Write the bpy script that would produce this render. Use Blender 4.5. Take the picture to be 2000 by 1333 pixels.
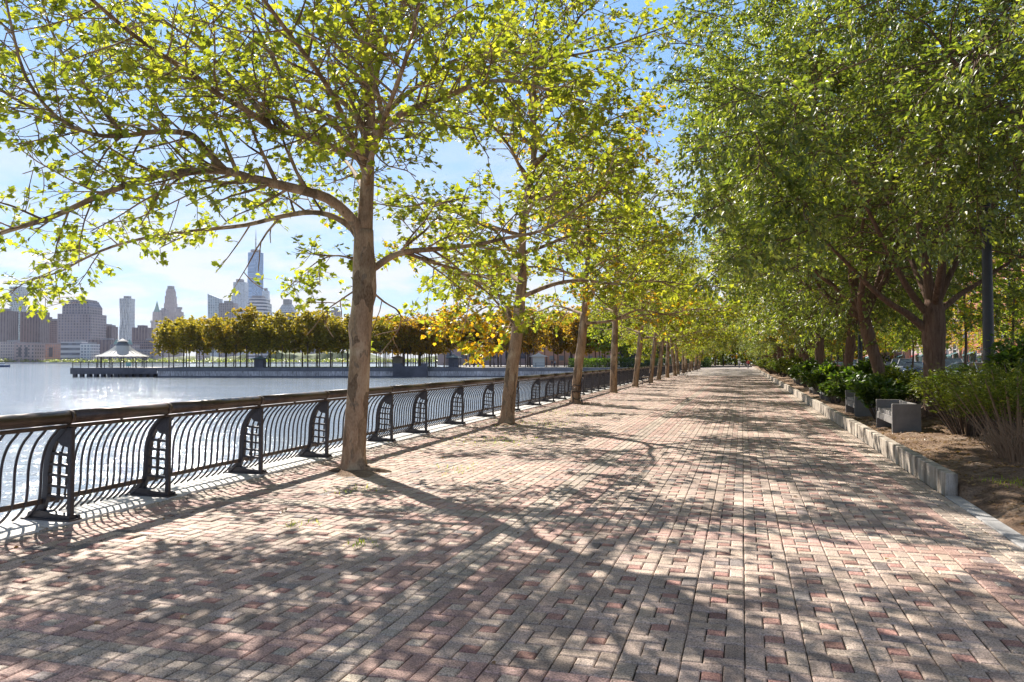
import bpy, bmesh, math, random
import numpy as np
from mathutils import Vector, Matrix
R = math.radians
for o in list(bpy.data.objects): bpy.data.objects.remove(o)
sc = bpy.context.scene
COL = sc.collection

# ------------------------------------------------------------------ camera
F = 1500.0; CX = 1000.0; CY = 666.5; HOR = 705.0; EYE = 1.5
TH = math.atan(450 / F); PI_T = math.atan((HOR - CY) / F)
cam = bpy.data.cameras.new('camera'); camo = bpy.data.objects.new('camera', cam); COL.objects.link(camo)
cam.sensor_width = 36; cam.lens = F / 2000 * 36; cam.clip_start = 0.1; cam.clip_end = 20000
camo.location = (0, 0, EYE); camo.rotation_euler = (math.pi / 2 + PI_T, 0, TH)
sc.camera = camo

# ------------------------------------------------------------------ sky, sun, exposure
SUN_AZ = R(44.8); SUN_EL = R(39)
w = bpy.data.worlds.new('World'); sc.world = w; w.use_nodes = True
nt = w.node_tree; N = nt.nodes; L = nt.links; N.clear()
wo = N.new('ShaderNodeOutputWorld'); bg = N.new('ShaderNodeBackground'); bg.inputs['Strength'].default_value = 0.15
sky = N.new('ShaderNodeTexSky'); sky.sky_type = 'NISHITA'; sky.sun_disc = False
sky.sun_elevation = SUN_EL; sky.sun_rotation = -SUN_AZ % (2 * math.pi); sky.air_density = 1.0; sky.dust_density = 0.2; sky.ozone_density = 1.6
tc = N.new('ShaderNodeTexCoord'); sep = N.new('ShaderNodeSeparateXYZ'); L.new(tc.outputs['Generated'], sep.inputs[0])
# cloud layer: direction projected on a high flat layer
mz = N.new('ShaderNodeMath'); mz.operation = 'ADD'; mz.inputs[1].default_value = 0.16; L.new(sep.outputs['Z'], mz.inputs[0])
dv = N.new('ShaderNodeVectorMath'); dv.operation = 'DIVIDE'
cmb = N.new('ShaderNodeCombineXYZ'); L.new(mz.outputs[0], cmb.inputs[0]); L.new(mz.outputs[0], cmb.inputs[1]); cmb.inputs[2].default_value = 1
L.new(tc.outputs['Generated'], dv.inputs[0]); L.new(cmb.outputs[0], dv.inputs[1])
cn = N.new('ShaderNodeTexNoise'); cn.inputs['Scale'].default_value = 2.6; cn.inputs['Detail'].default_value = 8; cn.inputs['Roughness'].default_value = 0.55
cn.inputs['Distortion'].default_value = 0.3
L.new(dv.outputs[0], cn.inputs['Vector'])
cr = N.new('ShaderNodeMapRange'); cr.inputs['From Min'].default_value = 0.40; cr.inputs['From Max'].default_value = 0.58; L.new(cn.outputs['Fac'], cr.inputs['Value'])
hz = N.new('ShaderNodeMapRange'); hz.inputs['From Min'].default_value = 0.02; hz.inputs['From Max'].default_value = 0.34
hz.inputs['To Min'].default_value = 1.0; hz.inputs['To Max'].default_value = 0.0; L.new(sep.outputs['Z'], hz.inputs['Value'])
ml = N.new('ShaderNodeMath'); ml.operation = 'MULTIPLY_ADD'; L.new(cr.outputs[0], ml.inputs[0]); L.new(hz.outputs[0], ml.inputs[1])
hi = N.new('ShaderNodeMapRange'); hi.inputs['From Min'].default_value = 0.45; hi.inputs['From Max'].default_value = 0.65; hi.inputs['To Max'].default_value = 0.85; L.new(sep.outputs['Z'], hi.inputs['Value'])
h2 = N.new('ShaderNodeMath'); h2.operation = 'MULTIPLY'; h2.inputs[1].default_value = 0.22; L.new(hz.outputs[0], h2.inputs[0]); L.new(h2.outputs[0], ml.inputs[2]); ml.use_clamp = True
mixc = N.new('ShaderNodeMix'); mixc.data_type = 'RGBA'; L.new(ml.outputs[0], mixc.inputs['Factor'])
gm = N.new('ShaderNodeMix'); gm.data_type = 'RGBA'; gm.inputs['Factor'].default_value = 0.85; L.new(sky.outputs[0], gm.inputs['A']); gm.inputs['B'].default_value = (0.68, 1.42, 2.75, 1)
L.new(gm.outputs['Result'], mixc.inputs['A']); mixc.inputs['B'].default_value = (2.7, 2.75, 2.85, 1)
hm = N.new('ShaderNodeMix'); hm.data_type = 'RGBA'; L.new(hi.outputs[0], hm.inputs['Factor']); L.new(mixc.outputs['Result'], hm.inputs['A']); hm.inputs['B'].default_value = (0.86, 0.79, 0.79, 1)  # unseen overhead sky blended to warm grey, added to dim and warm the shade
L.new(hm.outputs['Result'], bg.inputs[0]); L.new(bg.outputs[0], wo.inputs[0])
sun = bpy.data.lights.new('sun', 'SUN'); suno = bpy.data.objects.new('sun', sun); COL.objects.link(suno)
sun.energy = 5.0; sun.angle = R(0.5); sun.color = (1.0, 0.93, 0.84)
sd = Vector((-math.sin(SUN_AZ) * math.cos(SUN_EL), math.cos(SUN_AZ) * math.cos(SUN_EL), math.sin(SUN_EL)))
suno.rotation_euler = sd.to_track_quat('Z', 'Y').to_euler(); suno.location = (0, 0, 50)
sc.view_settings.view_transform = 'Standard'; sc.view_settings.look = 'None'; sc.view_settings.gamma = 1
sc.view_settings.exposure = 1.15

# ------------------------------------------------------------------ helpers
def at(px, py, Z):
    u = (px - CX) / F; v = (CY - py) / F
    c, s = math.cos(PI_T), math.sin(PI_T)
    den = c - v * s
    lat = u / den * Z; z = EYE + (s + v * c) / den * Z
    return Vector((lat * math.cos(TH) - Z * math.sin(TH), lat * math.sin(TH) + Z * math.cos(TH), z))
def ground(px, py, z=0.0):
    a = at(px, py, 1.0); k = (z - EYE) / (a.z - EYE)
    return Vector((a.x * k, a.y * k, z))
def atz(px, Z, z=0.0):
    a = at(px, HOR, Z); a.z = z; return a

def tag(o, label=None, cat=None, group=None, kind=None):
    if label: o['label'] = label
    if cat: o['category'] = cat
    if group: o['group'] = group
    if kind: o['kind'] = kind
    return o
def thing(name, label, cat, loc=(0, 0, 0), rz=0, group=None):
    o = bpy.data.objects.new(name, None); COL.objects.link(o); o.location = loc; o.rotation_euler = (0, 0, rz)
    o.empty_display_size = 0.2
    return tag(o, label, cat, group)
def link(name, me, parent=None):
    o = bpy.data.objects.new(name, me); COL.objects.link(o)
    if parent: o.parent = parent
    return o
def dup(root, loc=None, rz=None, scale=None, label=None, group=None, color=None):
    r = root.copy(); COL.objects.link(r)
    if loc is not None: r.location = loc
    if rz is not None: r.rotation_euler = (root.rotation_euler[0], root.rotation_euler[1], rz)
    if scale is not None: r.scale = scale if hasattr(scale, '__len__') else (scale,) * 3
    if label: r['label'] = label
    if group: r['group'] = group
    for ch in list(root.children):
        c = ch.copy(); COL.objects.link(c); c.parent = r
        if color: c.color = color
        for g in list(ch.children):
            d = g.copy(); COL.objects.link(d); d.parent = c
    return r

class MB:
    def __init__(s): s.v = []; s.f = []; s.m = []; s.uv = []; s.n = 0; s.hasuv = False; s.col = []
    def add(s, verts, faces, mat=0, uvs=None):
        b = len(s.v); s.v.extend([tuple(p) for p in verts])
        for i, f in enumerate(faces):
            s.f.append(tuple(b + k for k in f)); s.m.append(mat)
            s.uv.append(uvs[i] if uvs else None)
        if uvs: s.hasuv = True
    def box(s, c, size, rz=0, mat=0, taper=1.0, bev=0.0):
        x, y, z = [q / 2 for q in size]; cr_, sr = math.cos(rz), math.sin(rz)
        P = []
        if bev > 0:
            # chamfered box (horizontal ring edges and verticals)
            b = bev
            rings = [(-z, b), (-z + b, 0), (z - b, 0), (z, b)]
            for (zz, ins) in rings:
                for (sx, sy, a) in ((-1, -1, 0), (-1, -1, 1), (1, -1, 1), (1, -1, 0), (1, 1, 0), (1, 1, 1), (-1, 1, 1), (-1, 1, 0)):
                    px_ = sx * (x - ins - (b if a else 0)); py_ = sy * (y - ins - (0 if a else b))
                    P.append((px_, py_, zz))
            P = [(c[0] + p[0] * cr_ - p[1] * sr, c[1] + p[0] * sr + p[1] * cr_, c[2] + p[2]) for p in P]
            Fs = [tuple(range(7, -1, -1)), tuple(range(24, 32))]
            for r_ in range(3):
                for k in range(8):
                    a0 = r_ * 8 + k; a1 = r_ * 8 + (k + 1) % 8
                    Fs.append((a0, a1, a1 + 8, a0 + 8))
            s.add(P, Fs, mat); return
        for (sx, sy, sz) in ((-1, -1, -1), (1, -1, -1), (1, 1, -1), (-1, 1, -1), (-1, -1, 1), (1, -1, 1), (1, 1, 1), (-1, 1, 1)):
            t = taper if sz > 0 else 1
            a, b_ = sx * x * t, sy * y * t
            P.append((c[0] + a * cr_ - b_ * sr, c[1] + a * sr + b_ * cr_, c[2] + sz * z))
        s.add(P, [(3, 2, 1, 0), (4, 5, 6, 7), (0, 1, 5, 4), (1, 2, 6, 5), (2, 3, 7, 6), (3, 0, 4, 7)], mat)
    def tube(s, pts, rad, n=8, mat=0, cap=True):
        pts = [Vector(p) for p in pts]; m = len(pts)
        if not hasattr(rad, '__len__'): rad = [rad] * m
        V = []; up = None
        for i, p in enumerate(pts):
            t = (pts[min(i + 1, m - 1)] - pts[max(i - 1, 0)])
            if t.length < 1e-9: t = Vector((0, 0, 1))
            t.normalize()
            if up is None:
                up = Vector((0, 0, 1)) if abs(t.z) < 0.9 else Vector((1, 0, 0))
            a = t.cross(up)
            if a.length < 1e-6: a = t.cross(Vector((0, 1, 0.1)))
            a.normalize(); b = a.cross(t).normalized(); up = b
            for k in range(n):
                an = 2 * math.pi * k / n
                V.append(p + (a * math.cos(an) + b * math.sin(an)) * rad[i])
        Fs = []
        for i in range(m - 1):
            for k in range(n):
                k2 = (k + 1) % n
                Fs.append((i * n + k, i * n + k2, (i + 1) * n + k2, (i + 1) * n + k))
        if cap: Fs.append(tuple(range(n - 1, -1, -1))); Fs.append(tuple((m - 1) * n + k for k in range(n)))
        s.add(V, Fs, mat)
    def prism(s, poly, y0, y1, mat=0, axes='xz'):
        n = len(poly); V = []
        for yy in (y0, y1):
            for (a, b) in poly:
                V.append((a, yy, b) if axes == 'xz' else ((yy, a, b) if axes == 'yz' else (a, b, yy)))
        Fs = [tuple(range(n)), tuple(range(2 * n - 1, n - 1, -1))]
        for k in range(n):
            k2 = (k + 1) % n; Fs.append((k2, k, n + k, n + k2))
        s.add(V, Fs, mat)
    def lathe(s, prof, c=(0, 0, 0), n=16, mat=0):
        V = []; Fs = []
        for (r, z) in prof:
            for k in range(n):
                a = 2 * math.pi * k / n; V.append((c[0] + r * math.cos(a), c[1] + r * math.sin(a), c[2] + z))
        for i in range(len(prof) - 1):
            for k in range(n):
                k2 = (k + 1) % n; Fs.append((i * n + k, i * n + k2, (i + 1) * n + k2, (i + 1) * n + k))
        Fs.append(tuple(range(n - 1, -1, -1))); Fs.append(tuple((len(prof) - 1) * n + k for k in range(n)))
        s.add(V, Fs, mat)
    def block(s, c, size, rz=0, mat=0):
        """building block with UVs in metres on the sides"""
        x, y, z = size[0] / 2, size[1] / 2, size[2]; cr_, sr = math.cos(rz), math.sin(rz)
        P = [(-x, -y), (x, -y), (x, y), (-x, y)]
        P = [(c[0] + a * cr_ - b * sr, c[1] + a * sr + b * cr_) for a, b in P]
        s.pillar(P, c[2], c[2] + z, mat)
    def pillar(s, P, z0, z1, mat=0, P2=None):
        n = len(P); P2 = P2 or P
        V = [(a, b, z0) for a, b in P] + [(a, b, z1) for a, b in P2]
        if isinstance(z1, (list, tuple)): V = [(a, b, z0) for a, b in P] + [(P2[i][0], P2[i][1], z1[i]) for i in range(n)]
        Fs = []; U = []; acc = 0
        for k in range(n):
            k2 = (k + 1) % n; l = math.dist(P[k], P[k2])
            Fs.append((k, k2, n + k2, n + k))
            U.append([(acc, V[k][2]), (acc + l, V[k2][2]), (acc + l, V[n + k2][2]), (acc, V[n + k][2])]); acc += l
        Fs.append(tuple(n + k for k in range(n))); U.append([(0.01, 0.01)] * n)
        s.add(V, Fs, mat, U)
    def mesh(s, name, mats, smooth=False):
        me = bpy.data.meshes.new(name); me.from_pydata(s.v, [], s.f)
        for m in (mats if isinstance(mats, (list, tuple)) else [mats]): me.materials.append(m)
        me.polygons.foreach_set('material_index', s.m)
        if smooth: me.polygons.foreach_set('use_smooth', [True] * len(s.f))
        if s.hasuv:
            uvl = me.uv_layers.new(name='UVMap'); d = []
            for f, u in zip(s.f, s.uv):
                for k in range(len(f)): d.extend(u[k] if u else (0, 0))
            uvl.data.foreach_set('uv', d)
        me.update(); return me
    def build(s, name, mats, parent=None, smooth=False):
        return link(name, s.mesh(name, mats, smooth), parent)

def np_mesh(name, V, loops, counts, mats, smooth=False, attr=None, mat_idx=None):
    me = bpy.data.meshes.new(name)
    V = np.asarray(V, np.float32); loops = np.asarray(loops, np.int32).ravel(); counts = np.asarray(counts, np.int32)
    me.vertices.add(len(V)); me.vertices.foreach_set('co', V.ravel())
    me.loops.add(len(loops)); me.loops.foreach_set('vertex_index', loops)
    me.polygons.add(len(counts)); st = np.concatenate([[0], np.cumsum(counts)[:-1]]).astype(np.int32)
    me.polygons.foreach_set('loop_start', st)
    me.polygons.foreach_set('use_smooth', np.full(len(counts), smooth))
    for m in (mats if isinstance(mats, (list, tuple)) else [mats]): me.materials.append(m)
    if mat_idx is not None: me.polygons.foreach_set('material_index', np.asarray(mat_idx, np.int32))
    if attr:
        for nm, (ty, dat) in attr.items():
            a = me.attributes.new(nm, ty, 'POINT')
            if ty == 'FLOAT': a.data.foreach_set('value', np.asarray(dat, np.float32).ravel())
            else: a.data.foreach_set('color', np.asarray(dat, np.float32).ravel())
    me.update(calc_edges=True); me.validate(); return me

# ------------------------------------------------------------------ materials
class NT:
    def __init__(s, name):
        s.m = bpy.data.materials.new(name); s.m.use_nodes = True; s.t = s.m.node_tree; s.t.nodes.clear()
        s.out = s.n('ShaderNodeOutputMaterial')
    def n(s, ty, **kw):
        q = s.t.nodes.new(ty)
        for k, v in kw.items():
            if k in q.inputs: q.inputs[k].default_value = v
            else: setattr(q, k, v)
        return q
    def l(s, a, b): s.t.links.new(a, b)
    def coord(s, which='Object', scale=None):
        c = s.n('ShaderNodeTexCoord').outputs[which]
        if scale is not None:
            m = s.n('ShaderNodeMapping'); m.inputs['Scale'].default_value = scale; s.l(c, m.inputs[0]); return m.outputs[0]
        return c
    def noise(s, vec, scale, detail=4, rough=0.5, dist=0.0):
        q = s.n('ShaderNodeTexNoise'); q.inputs['Scale'].default_value = scale; q.inputs['Detail'].default_value = detail
        q.inputs['Roughness'].default_value = rough; q.inputs['Distortion'].default_value = dist
        if vec is not None: s.l(vec, q.inputs['Vector'])
        return q.outputs['Fac']
    def ramp(s, fac, stops, interp='LINEAR'):
        q = s.n('ShaderNodeValToRGB'); s.l(fac, q.inputs[0]); e = q.color_ramp.elements; q.color_ramp.interpolation = interp
        while len(e) < len(stops): e.new(0.5)
        for el, (p, c) in zip(e, stops): el.position = p; el.color = (*c, 1) if len(c) == 3 else c
        return q.outputs[0]
    def mix(s, fac, a, b, mode='MIX'):
        q = s.n('ShaderNodeMix', data_type='RGBA', blend_type=mode)
        for inp, val in (('Factor', fac), ('A', a), ('B', b)):
            if hasattr(val, 'links'): s.l(val, q.inputs[inp])
            else: q.inputs[inp].default_value = val if inp == 'Factor' else (*val, 1)
        return q.outputs['Result']
    def bump(s, h, strength=0.5, dist=0.01):
        q = s.n('ShaderNodeBump'); q.inputs['Strength'].default_value = strength; q.inputs['Distance'].default_value = dist; s.l(h, q.inputs['Height']); return q.outputs[0]
    def math(s, op, a, b=None, clamp=False):
        q = s.n('ShaderNodeMath', operation=op, use_clamp=clamp)
        for i, v in enumerate((a, b)):
            if v is None: continue
            if hasattr(v, 'links'): s.l(v, q.inputs[i])
            else: q.inputs[i].default_value = v
        return q.outputs[0]
    def pbr(s, col, rough=0.7, metal=0.0, normal=None, spec=0.5):
        q = s.n('ShaderNodeBsdfPrincipled')
        if hasattr(col, 'links'): s.l(col, q.inputs['Base Color'])
        else: q.inputs['Base Color'].default_value = (*col, 1)
        if hasattr(rough, 'links'): s.l(rough, q.inputs['Roughness'])
        else: q.inputs['Roughness'].default_value = rough
        q.inputs['Metallic'].default_value = metal; q.inputs['Specular IOR Level'].default_value = spec
        if normal is not None: s.l(normal, q.inputs['Normal'])
        s.l(q.outputs[0], s.out.inputs[0]); return q

def simple(name, col, rough=0.6, metal=0.0, var=0.15, scale=8.0, bump=0.0, spec=0.5):
    t = NT(name); c = t.coord('Object'); n_ = t.noise(c, scale, 5, 0.6)
    lo = tuple(x * (1 - var) for x in col); hi = tuple(min(1, x * (1 + var)) for x in col)
    cc = t.ramp(n_, [(0.3, lo), (0.7, hi)])
    t.pbr(cc, rough, metal, t.bump(n_, bump, 0.01) if bump else None, spec); return t.m

def leaf_mat(name, stops, autumn, trans=0.5, tboost=3.0, gloss=0.35, tcol=(0.94, 1.0, 0.36)):
    """two-sided leaf: diffuse + glossy + translucent; per-leaf colour from attribute rnd, autumn share from object colour"""
    t = NT(name)
    a = t.n('ShaderNodeAttribute', attribute_name='rnd'); r = a.outputs['Fac']
    g = t.ramp(r, stops)
    oi = t.n('ShaderNodeObjectInfo'); sp = t.n('ShaderNodeSeparateColor'); t.l(oi.outputs['Color'], sp.inputs[0])
    a2 = t.n('ShaderNodeAttribute', attribute_name='rnd2')
    # autumn leaves where rnd2 < object red
    cmp_ = t.math('LESS_THAN', a2.outputs['Fac'], sp.outputs[0])
    au = t.ramp(r, autumn)
    col = t.mix(cmp_, g, au)
    p = t.pbr(col, 0.45, spec=gloss)
    tr = t.n('ShaderNodeBsdfTranslucent')
    hs = t.mix(1.0, col, tcol, 'MULTIPLY')
    ga = t.n('ShaderNodeVectorMath', operation='SCALE'); t.l(hs, ga.inputs[0]); ga.inputs['Scale'].default_value = tboost
    t.l(ga.outputs[0], tr.inputs['Color'])
    ms = t.n('ShaderNodeMixShader'); ms.inputs[0].default_value = trans
    t.l(p.outputs[0], ms.inputs[1]); t.l(tr.outputs[0], ms.inputs[2]); t.l(ms.outputs[0], t.out.inputs[0])
    return t.m

AUT = [(0.0, (0.24, 0.10, 0.015)), (0.45, (0.38, 0.20, 0.02)), (1.0, (0.46, 0.33, 0.03))]
M = {}
M['plane_leaf'] = leaf_mat('plane_leaf', [(0.0, (0.07, 0.09, 0.016)), (0.5, (0.165, 0.18, 0.028)), (1.0, (0.31, 0.285, 0.045))], AUT, 0.52, 2.7)
M['elm_leaf'] = leaf_mat('elm_leaf', [(0.0, (0.045, 0.07, 0.018)), (0.55, (0.125, 0.155, 0.03)), (1.0, (0.38, 0.38, 0.075))], AUT, 0.40, 2.5, 1.0)
M['pier_leaf'] = leaf_mat('pier_leaf', [(0.0, (0.08, 0.095, 0.015)), (0.6, (0.19, 0.175, 0.025)), (1.0, (0.34, 0.28, 0.04))], [(0.0, (0.15, 0.10, 0.015)), (0.5, (0.25, 0.165, 0.02)), (1.0, (0.36, 0.25, 0.03))], 0.5, 3.0, 0.3, (1.0, 0.88, 0.35))
M['street_leaf'] = leaf_mat('street_leaf', [(0.0, (0.10, 0.15, 0.02)), (0.6, (0.22, 0.27, 0.03)), (1.0, (0.4, 0.36, 0.04))], AUT, 0.5, 2.2)
M['shrub_leaf'] = leaf_mat('shrub_leaf', [(0.0, (0.025, 0.05, 0.012)), (0.6, (0.07, 0.12, 0.015)), (1.0, (0.20, 0.25, 0.03))], AUT, 0.35, 2.2, 0.9)
M['cedar_leaf'] = leaf_mat('cedar_leaf', [(0.0, (0.05, 0.07, 0.012)), (0.6, (0.12, 0.15, 0.02)), (1.0, (0.26, 0.24, 0.04))], AUT, 0.35, 2.0, 0.4)
M['dry_leaf'] = leaf_mat('dry_leaf', [(0.0, (0.10, 0.055, 0.03)), (0.5, (0.24, 0.14, 0.07)), (1.0, (0.38, 0.25, 0.12))], AUT, 0.2, 1.5)
M['dry_twig'] = simple('dry_twig', (0.26, 0.16, 0.09), 0.9)

def bark_plane():
    t = NT('plane_bark'); c = t.coord('Object', (1, 1, 0.42))
    n1 = t.noise(c, 5.0, 3, 0.5, 0.6); n2 = t.noise(c, 9.0, 4, 0.6, 0.4); n3 = t.noise(c, 60, 3)
    vo = t.n('ShaderNodeTexVoronoi'); vo.inputs['Scale'].default_value = 7.0
    mp = t.n('ShaderNodeMix', data_type='VECTOR'); mp.inputs['Factor'].default_value = 0.12
    nn = t.n('ShaderNodeTexNoise'); nn.inputs['Scale'].default_value = 8; t.l(c, nn.inputs['Vector'])
    t.l(c, mp.inputs['A']); t.l(nn.outputs['Color'], mp.inputs['B']); t.l(mp.outputs['Result'], vo.inputs['Vector'])
    sc_ = t.n('ShaderNodeSeparateColor'); t.l(vo.outputs['Color'], sc_.inputs[0])
    base = t.ramp(n1, [(0.3, (0.19, 0.105, 0.055)), (0.5, (0.34, 0.205, 0.115)), (0.68, (0.48, 0.35, 0.22))])
    pat = t.ramp(sc_.outputs[0], [(0.0, (1, 1, 1)), (0.5, (0.85, 0.85, 0.78)), (0.62, (0.55, 0.5, 0.44)), (0.8, (0.32, 0.26, 0.2))], 'CONSTANT')
    col = t.mix(1.0, base, pat, 'MULTIPLY')
    col = t.mix(t.ramp(n2, [(0.58, (0, 0, 0)), (0.64, (0.75, 0.75, 0.75))]), col, (0.10, 0.072, 0.05))
    col = t.mix(0.25, col, t.ramp(n3, [(0.3, (0.1, 0.08, 0.05)), (0.7, (0.5, 0.42, 0.3))]))
    h = t.math('ADD', sc_.outputs[0], t.math('MULTIPLY', n3, 0.5))
    t.pbr(col, 0.85, normal=t.bump(h, 0.4, 0.012), spec=0.25); return t.m
def bark_elm():
    t = NT('elm_bark'); c = t.coord('Object', (1, 1, 0.18))
    n1 = t.noise(c, 16, 5, 0.65, 0.5); n2 = t.noise(t.coord('Object'), 3, 3)
    col = t.ramp(n1, [(0.35, (0.05, 0.035, 0.027)), (0.6, (0.16, 0.11, 0.08)), (0.75, (0.24, 0.17, 0.12))])
    col = t.mix(t.math('MULTIPLY', n2, 0.5), col, (0.24, 0.12, 0.07))
    t.pbr(col, 0.9, normal=t.bump(n1, 0.8, 0.02), spec=0.2); return t.m
M['plane_bark'] = bark_plane(); M['elm_bark'] = bark_elm()
M['twig_bark'] = simple('twig_bark', (0.10, 0.07, 0.05), 0.9)

def paver_mat():
    t = NT('paver'); a = t.n('ShaderNodeAttribute', attribute_name='Col'); c = t.coord('Object')
    n1 = t.noise(c, 95, 3, 0.75); n2 = t.noise(c, 1.1, 5, 0.65); n3 = t.noise(c, 14, 4, 0.6)
    col = t.mix(1.0, a.outputs['Color'], t.ramp(n1, [(0.36, (0.42, 0.40, 0.38)), (0.5, (1, 1, 1)), (0.66, (1.5, 1.5, 1.48))]), 'MULTIPLY')
    col = t.mix(1.0, col, t.ramp(n2, [(0.3, (0.74, 0.72, 0.70)), (0.5, (1, 1, 1)), (0.7, (1.12, 1.1, 1.08))]), 'MULTIPLY')
    col = t.mix(1.0, col, t.ramp(n3, [(0.3, (0.88, 0.87, 0.86)), (0.65, (1.05, 1.05, 1.05))]), 'MULTIPLY')
    t.pbr(col, 0.82, normal=t.bump(n1, 0.35, 0.004), spec=0.35); return t.m
M['paver'] = paver_mat()
def conc(name, col, var=0.2, scale=3.0, rough=0.85, streak=False, spec=0.3):
    t = NT(name); c = t.coord('Object'); n1 = t.noise(c, scale, 6, 0.65); n2 = t.noise(c, scale * 30, 3, 0.7)
    cc = t.ramp(n1, [(0.3, tuple(x * (1 - var) for x in col)), (0.7, tuple(min(1, x * (1 + var)) for x in col))])
    cc = t.mix(1.0, cc, t.ramp(n2, [(0.3, (0.8, 0.8, 0.8)), (0.6, (1.06, 1.06, 1.06))]), 'MULTIPLY')
    if streak:
        n3 = t.noise(t.coord('Object', (1, 1, 0.12)), 6, 4, 0.7)
        cc = t.mix(1.0, cc, t.ramp(n3, [(0.38, (0.42, 0.4, 0.38)), (0.56, (1, 1, 1))]), 'MULTIPLY')
    t.pbr(cc, rough, normal=t.bump(n2, 0.3, 0.004), spec=spec); return t.m
M['kerb'] = conc('kerb_concrete', (0.45, 0.39, 0.32), 0.25, 2.5, streak=True)
M['kerb_flat'] = conc('kerb_flat', (0.36, 0.35, 0.34), 0.15)
M['ledge'] = conc('ledge_concrete', (0.62, 0.60, 0.57), 0.12, 1.5)
M['bench_conc'] = conc('bench_concrete', (0.21, 0.195, 0.185), 0.2, 4.0)
M['joint'] = conc('joint_sand', (0.045, 0.034, 0.026), 0.3, 20)
M['asphalt'] = conc('asphalt', (0.07, 0.07, 0.072), 0.2, 1.0)
M['quay'] = conc('quay_wall', (0.58, 0.55, 0.56), 0.35, 0.25, streak=True)
M['quay_dark'] = conc('quay_dark', (0.10, 0.10, 0.12), 0.3, 0.4)
M['quay_cap'] = conc('quay_cap', (0.16, 0.16, 0.18), 0.3, 0.4)
M['white_stone'] = conc('white_stone', (0.6, 0.58, 0.55), 0.1, 1.0)
M['grass'] = conc('grass_green', (0.09, 0.12, 0.03), 0.35, 0.8)
def soil():
    t = NT('soil'); c = t.coord('Object'); n1 = t.noise(c, 2.2, 6, 0.7); n2 = t.noise(c, 45, 5, 0.75, 0.6)
    n4 = t.noise(t.coord('Object', (1, 3, 1)), 90, 3, 0.7, 1.5)
    cc = t.ramp(n1, [(0.3, (0.15, 0.095, 0.065)), (0.5, (0.33, 0.225, 0.155)), (0.7, (0.48, 0.37, 0.28))])
    cc = t.mix(1.0, cc, t.ramp(n2, [(0.32, (0.45, 0.42, 0.4)), (0.52, (1, 1, 1)), (0.7, (1.5, 1.4, 1.25))]), 'MULTIPLY')
    t.pbr(cc, 0.95, normal=t.bump(t.math('ADD', n2, n4), 0.9, 0.03), spec=0.15); return t.m
M['soil'] = soil()
M['iron'] = simple('charcoal_iron', (0.035, 0.03, 0.034), 0.5, 0.0, 0.3, 20, 0.1)
def rail_paint():
    t = NT('bronze_rail'); c = t.coord('Object'); n1 = t.noise(c, 4, 6, 0.7, 1.0)
    cc = t.ramp(n1, [(0.3, (0.035, 0.022, 0.018)), (0.55, (0.075, 0.05, 0.036)), (0.75, (0.14, 0.095, 0.065))])
    t.pbr(cc, t.ramp(n1, [(0.3, (0.3, 0.3, 0.3)), (0.7, (0.5, 0.5, 0.5))]), 0.35, spec=0.6); return t.m
M['rail'] = rail_paint()
M['pole'] = simple('pole_paint', (0.035, 0.034, 0.036), 0.45, 0.2, 0.15, 6)
M['slat'] = simple('bench_wood', (0.14, 0.085, 0.05), 0.7)
M['lamp_glass'] = simple('lamp_glass', (0.7, 0.7, 0.68), 0.25, 0, 0.05)
M['tyre'] = simple('tyre', (0.02, 0.02, 0.022), 0.8); M['chrome'] = simple('rim', (0.5, 0.5, 0.52), 0.3, 0.8, 0.05)
M['glass'] = simple('car_glass', (0.05, 0.08, 0.10), 0.08, 0.0, 0.1, 2, spec=1.0)
M['lampred'] = simple('tail_light', (0.5, 0.02, 0.02), 0.3)
def paint(name, c): return simple(name, c, 0.25, 0.0, 0.03, 1, spec=0.8)
M['c_white'] = paint('paint_white', (0.78, 0.79, 0.8)); M['c_grey'] = paint('paint_grey', (0.28, 0.30, 0.33)); M['c_blue'] = paint('paint_blue', (0.05, 0.09, 0.2))
M['c_dark'] = paint('paint_black', (0.03, 0.03, 0.035)); M['c_silver'] = paint('paint_silver', (0.5, 0.53, 0.56)); M['c_red'] = paint('paint_red', (0.35, 0.03, 0.03))
M['tent'] = simple('tent_canvas', (0.6, 0.59, 0.55), 0.7, 0, 0.06, 0.5)
M['tent_dark'] = simple('tent_cap', (0.16, 0.17, 0.19), 0.6)
M['green_roof'] = simple('kiosk_metal', (0.11, 0.17, 0.17), 0.5)
M['teal'] = simple('teal_paint', (0.16, 0.32, 0.33), 0.5)

def water():
    t = NT('water'); c = t.coord('Object')
    mp = t.n('ShaderNodeMapping'); mp.inputs['Rotation'].default_value = (0, 0, TH); mp.inputs['Scale'].default_value = (0.55, 1.1, 1); t.l(c, mp.inputs[0])
    n1 = t.noise(mp.outputs[0], 1.1, 6, 0.7, 0.5); n2 = t.noise(mp.outputs[0], 0.12, 3, 0.5); n3 = t.noise(mp.outputs[0], 5.5, 3, 0.6, 0.5)
    h = t.math('ADD', t.math('MULTIPLY', n1, 0.9), t.math('MULTIPLY', n3, 0.14)); h = t.math('ADD', h, t.math('MULTIPLY', n2, 1.6))
    q = t.pbr(t.ramp(n2, [(0.3, (0.24, 0.29, 0.34)), (0.7, (0.33, 0.37, 0.39))]), 0.08, normal=t.bump(h, 0.32, 0.5), spec=0.7)
    q.inputs['IOR'].default_value = 1.45
    return t.m
M['water'] = water()

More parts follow.
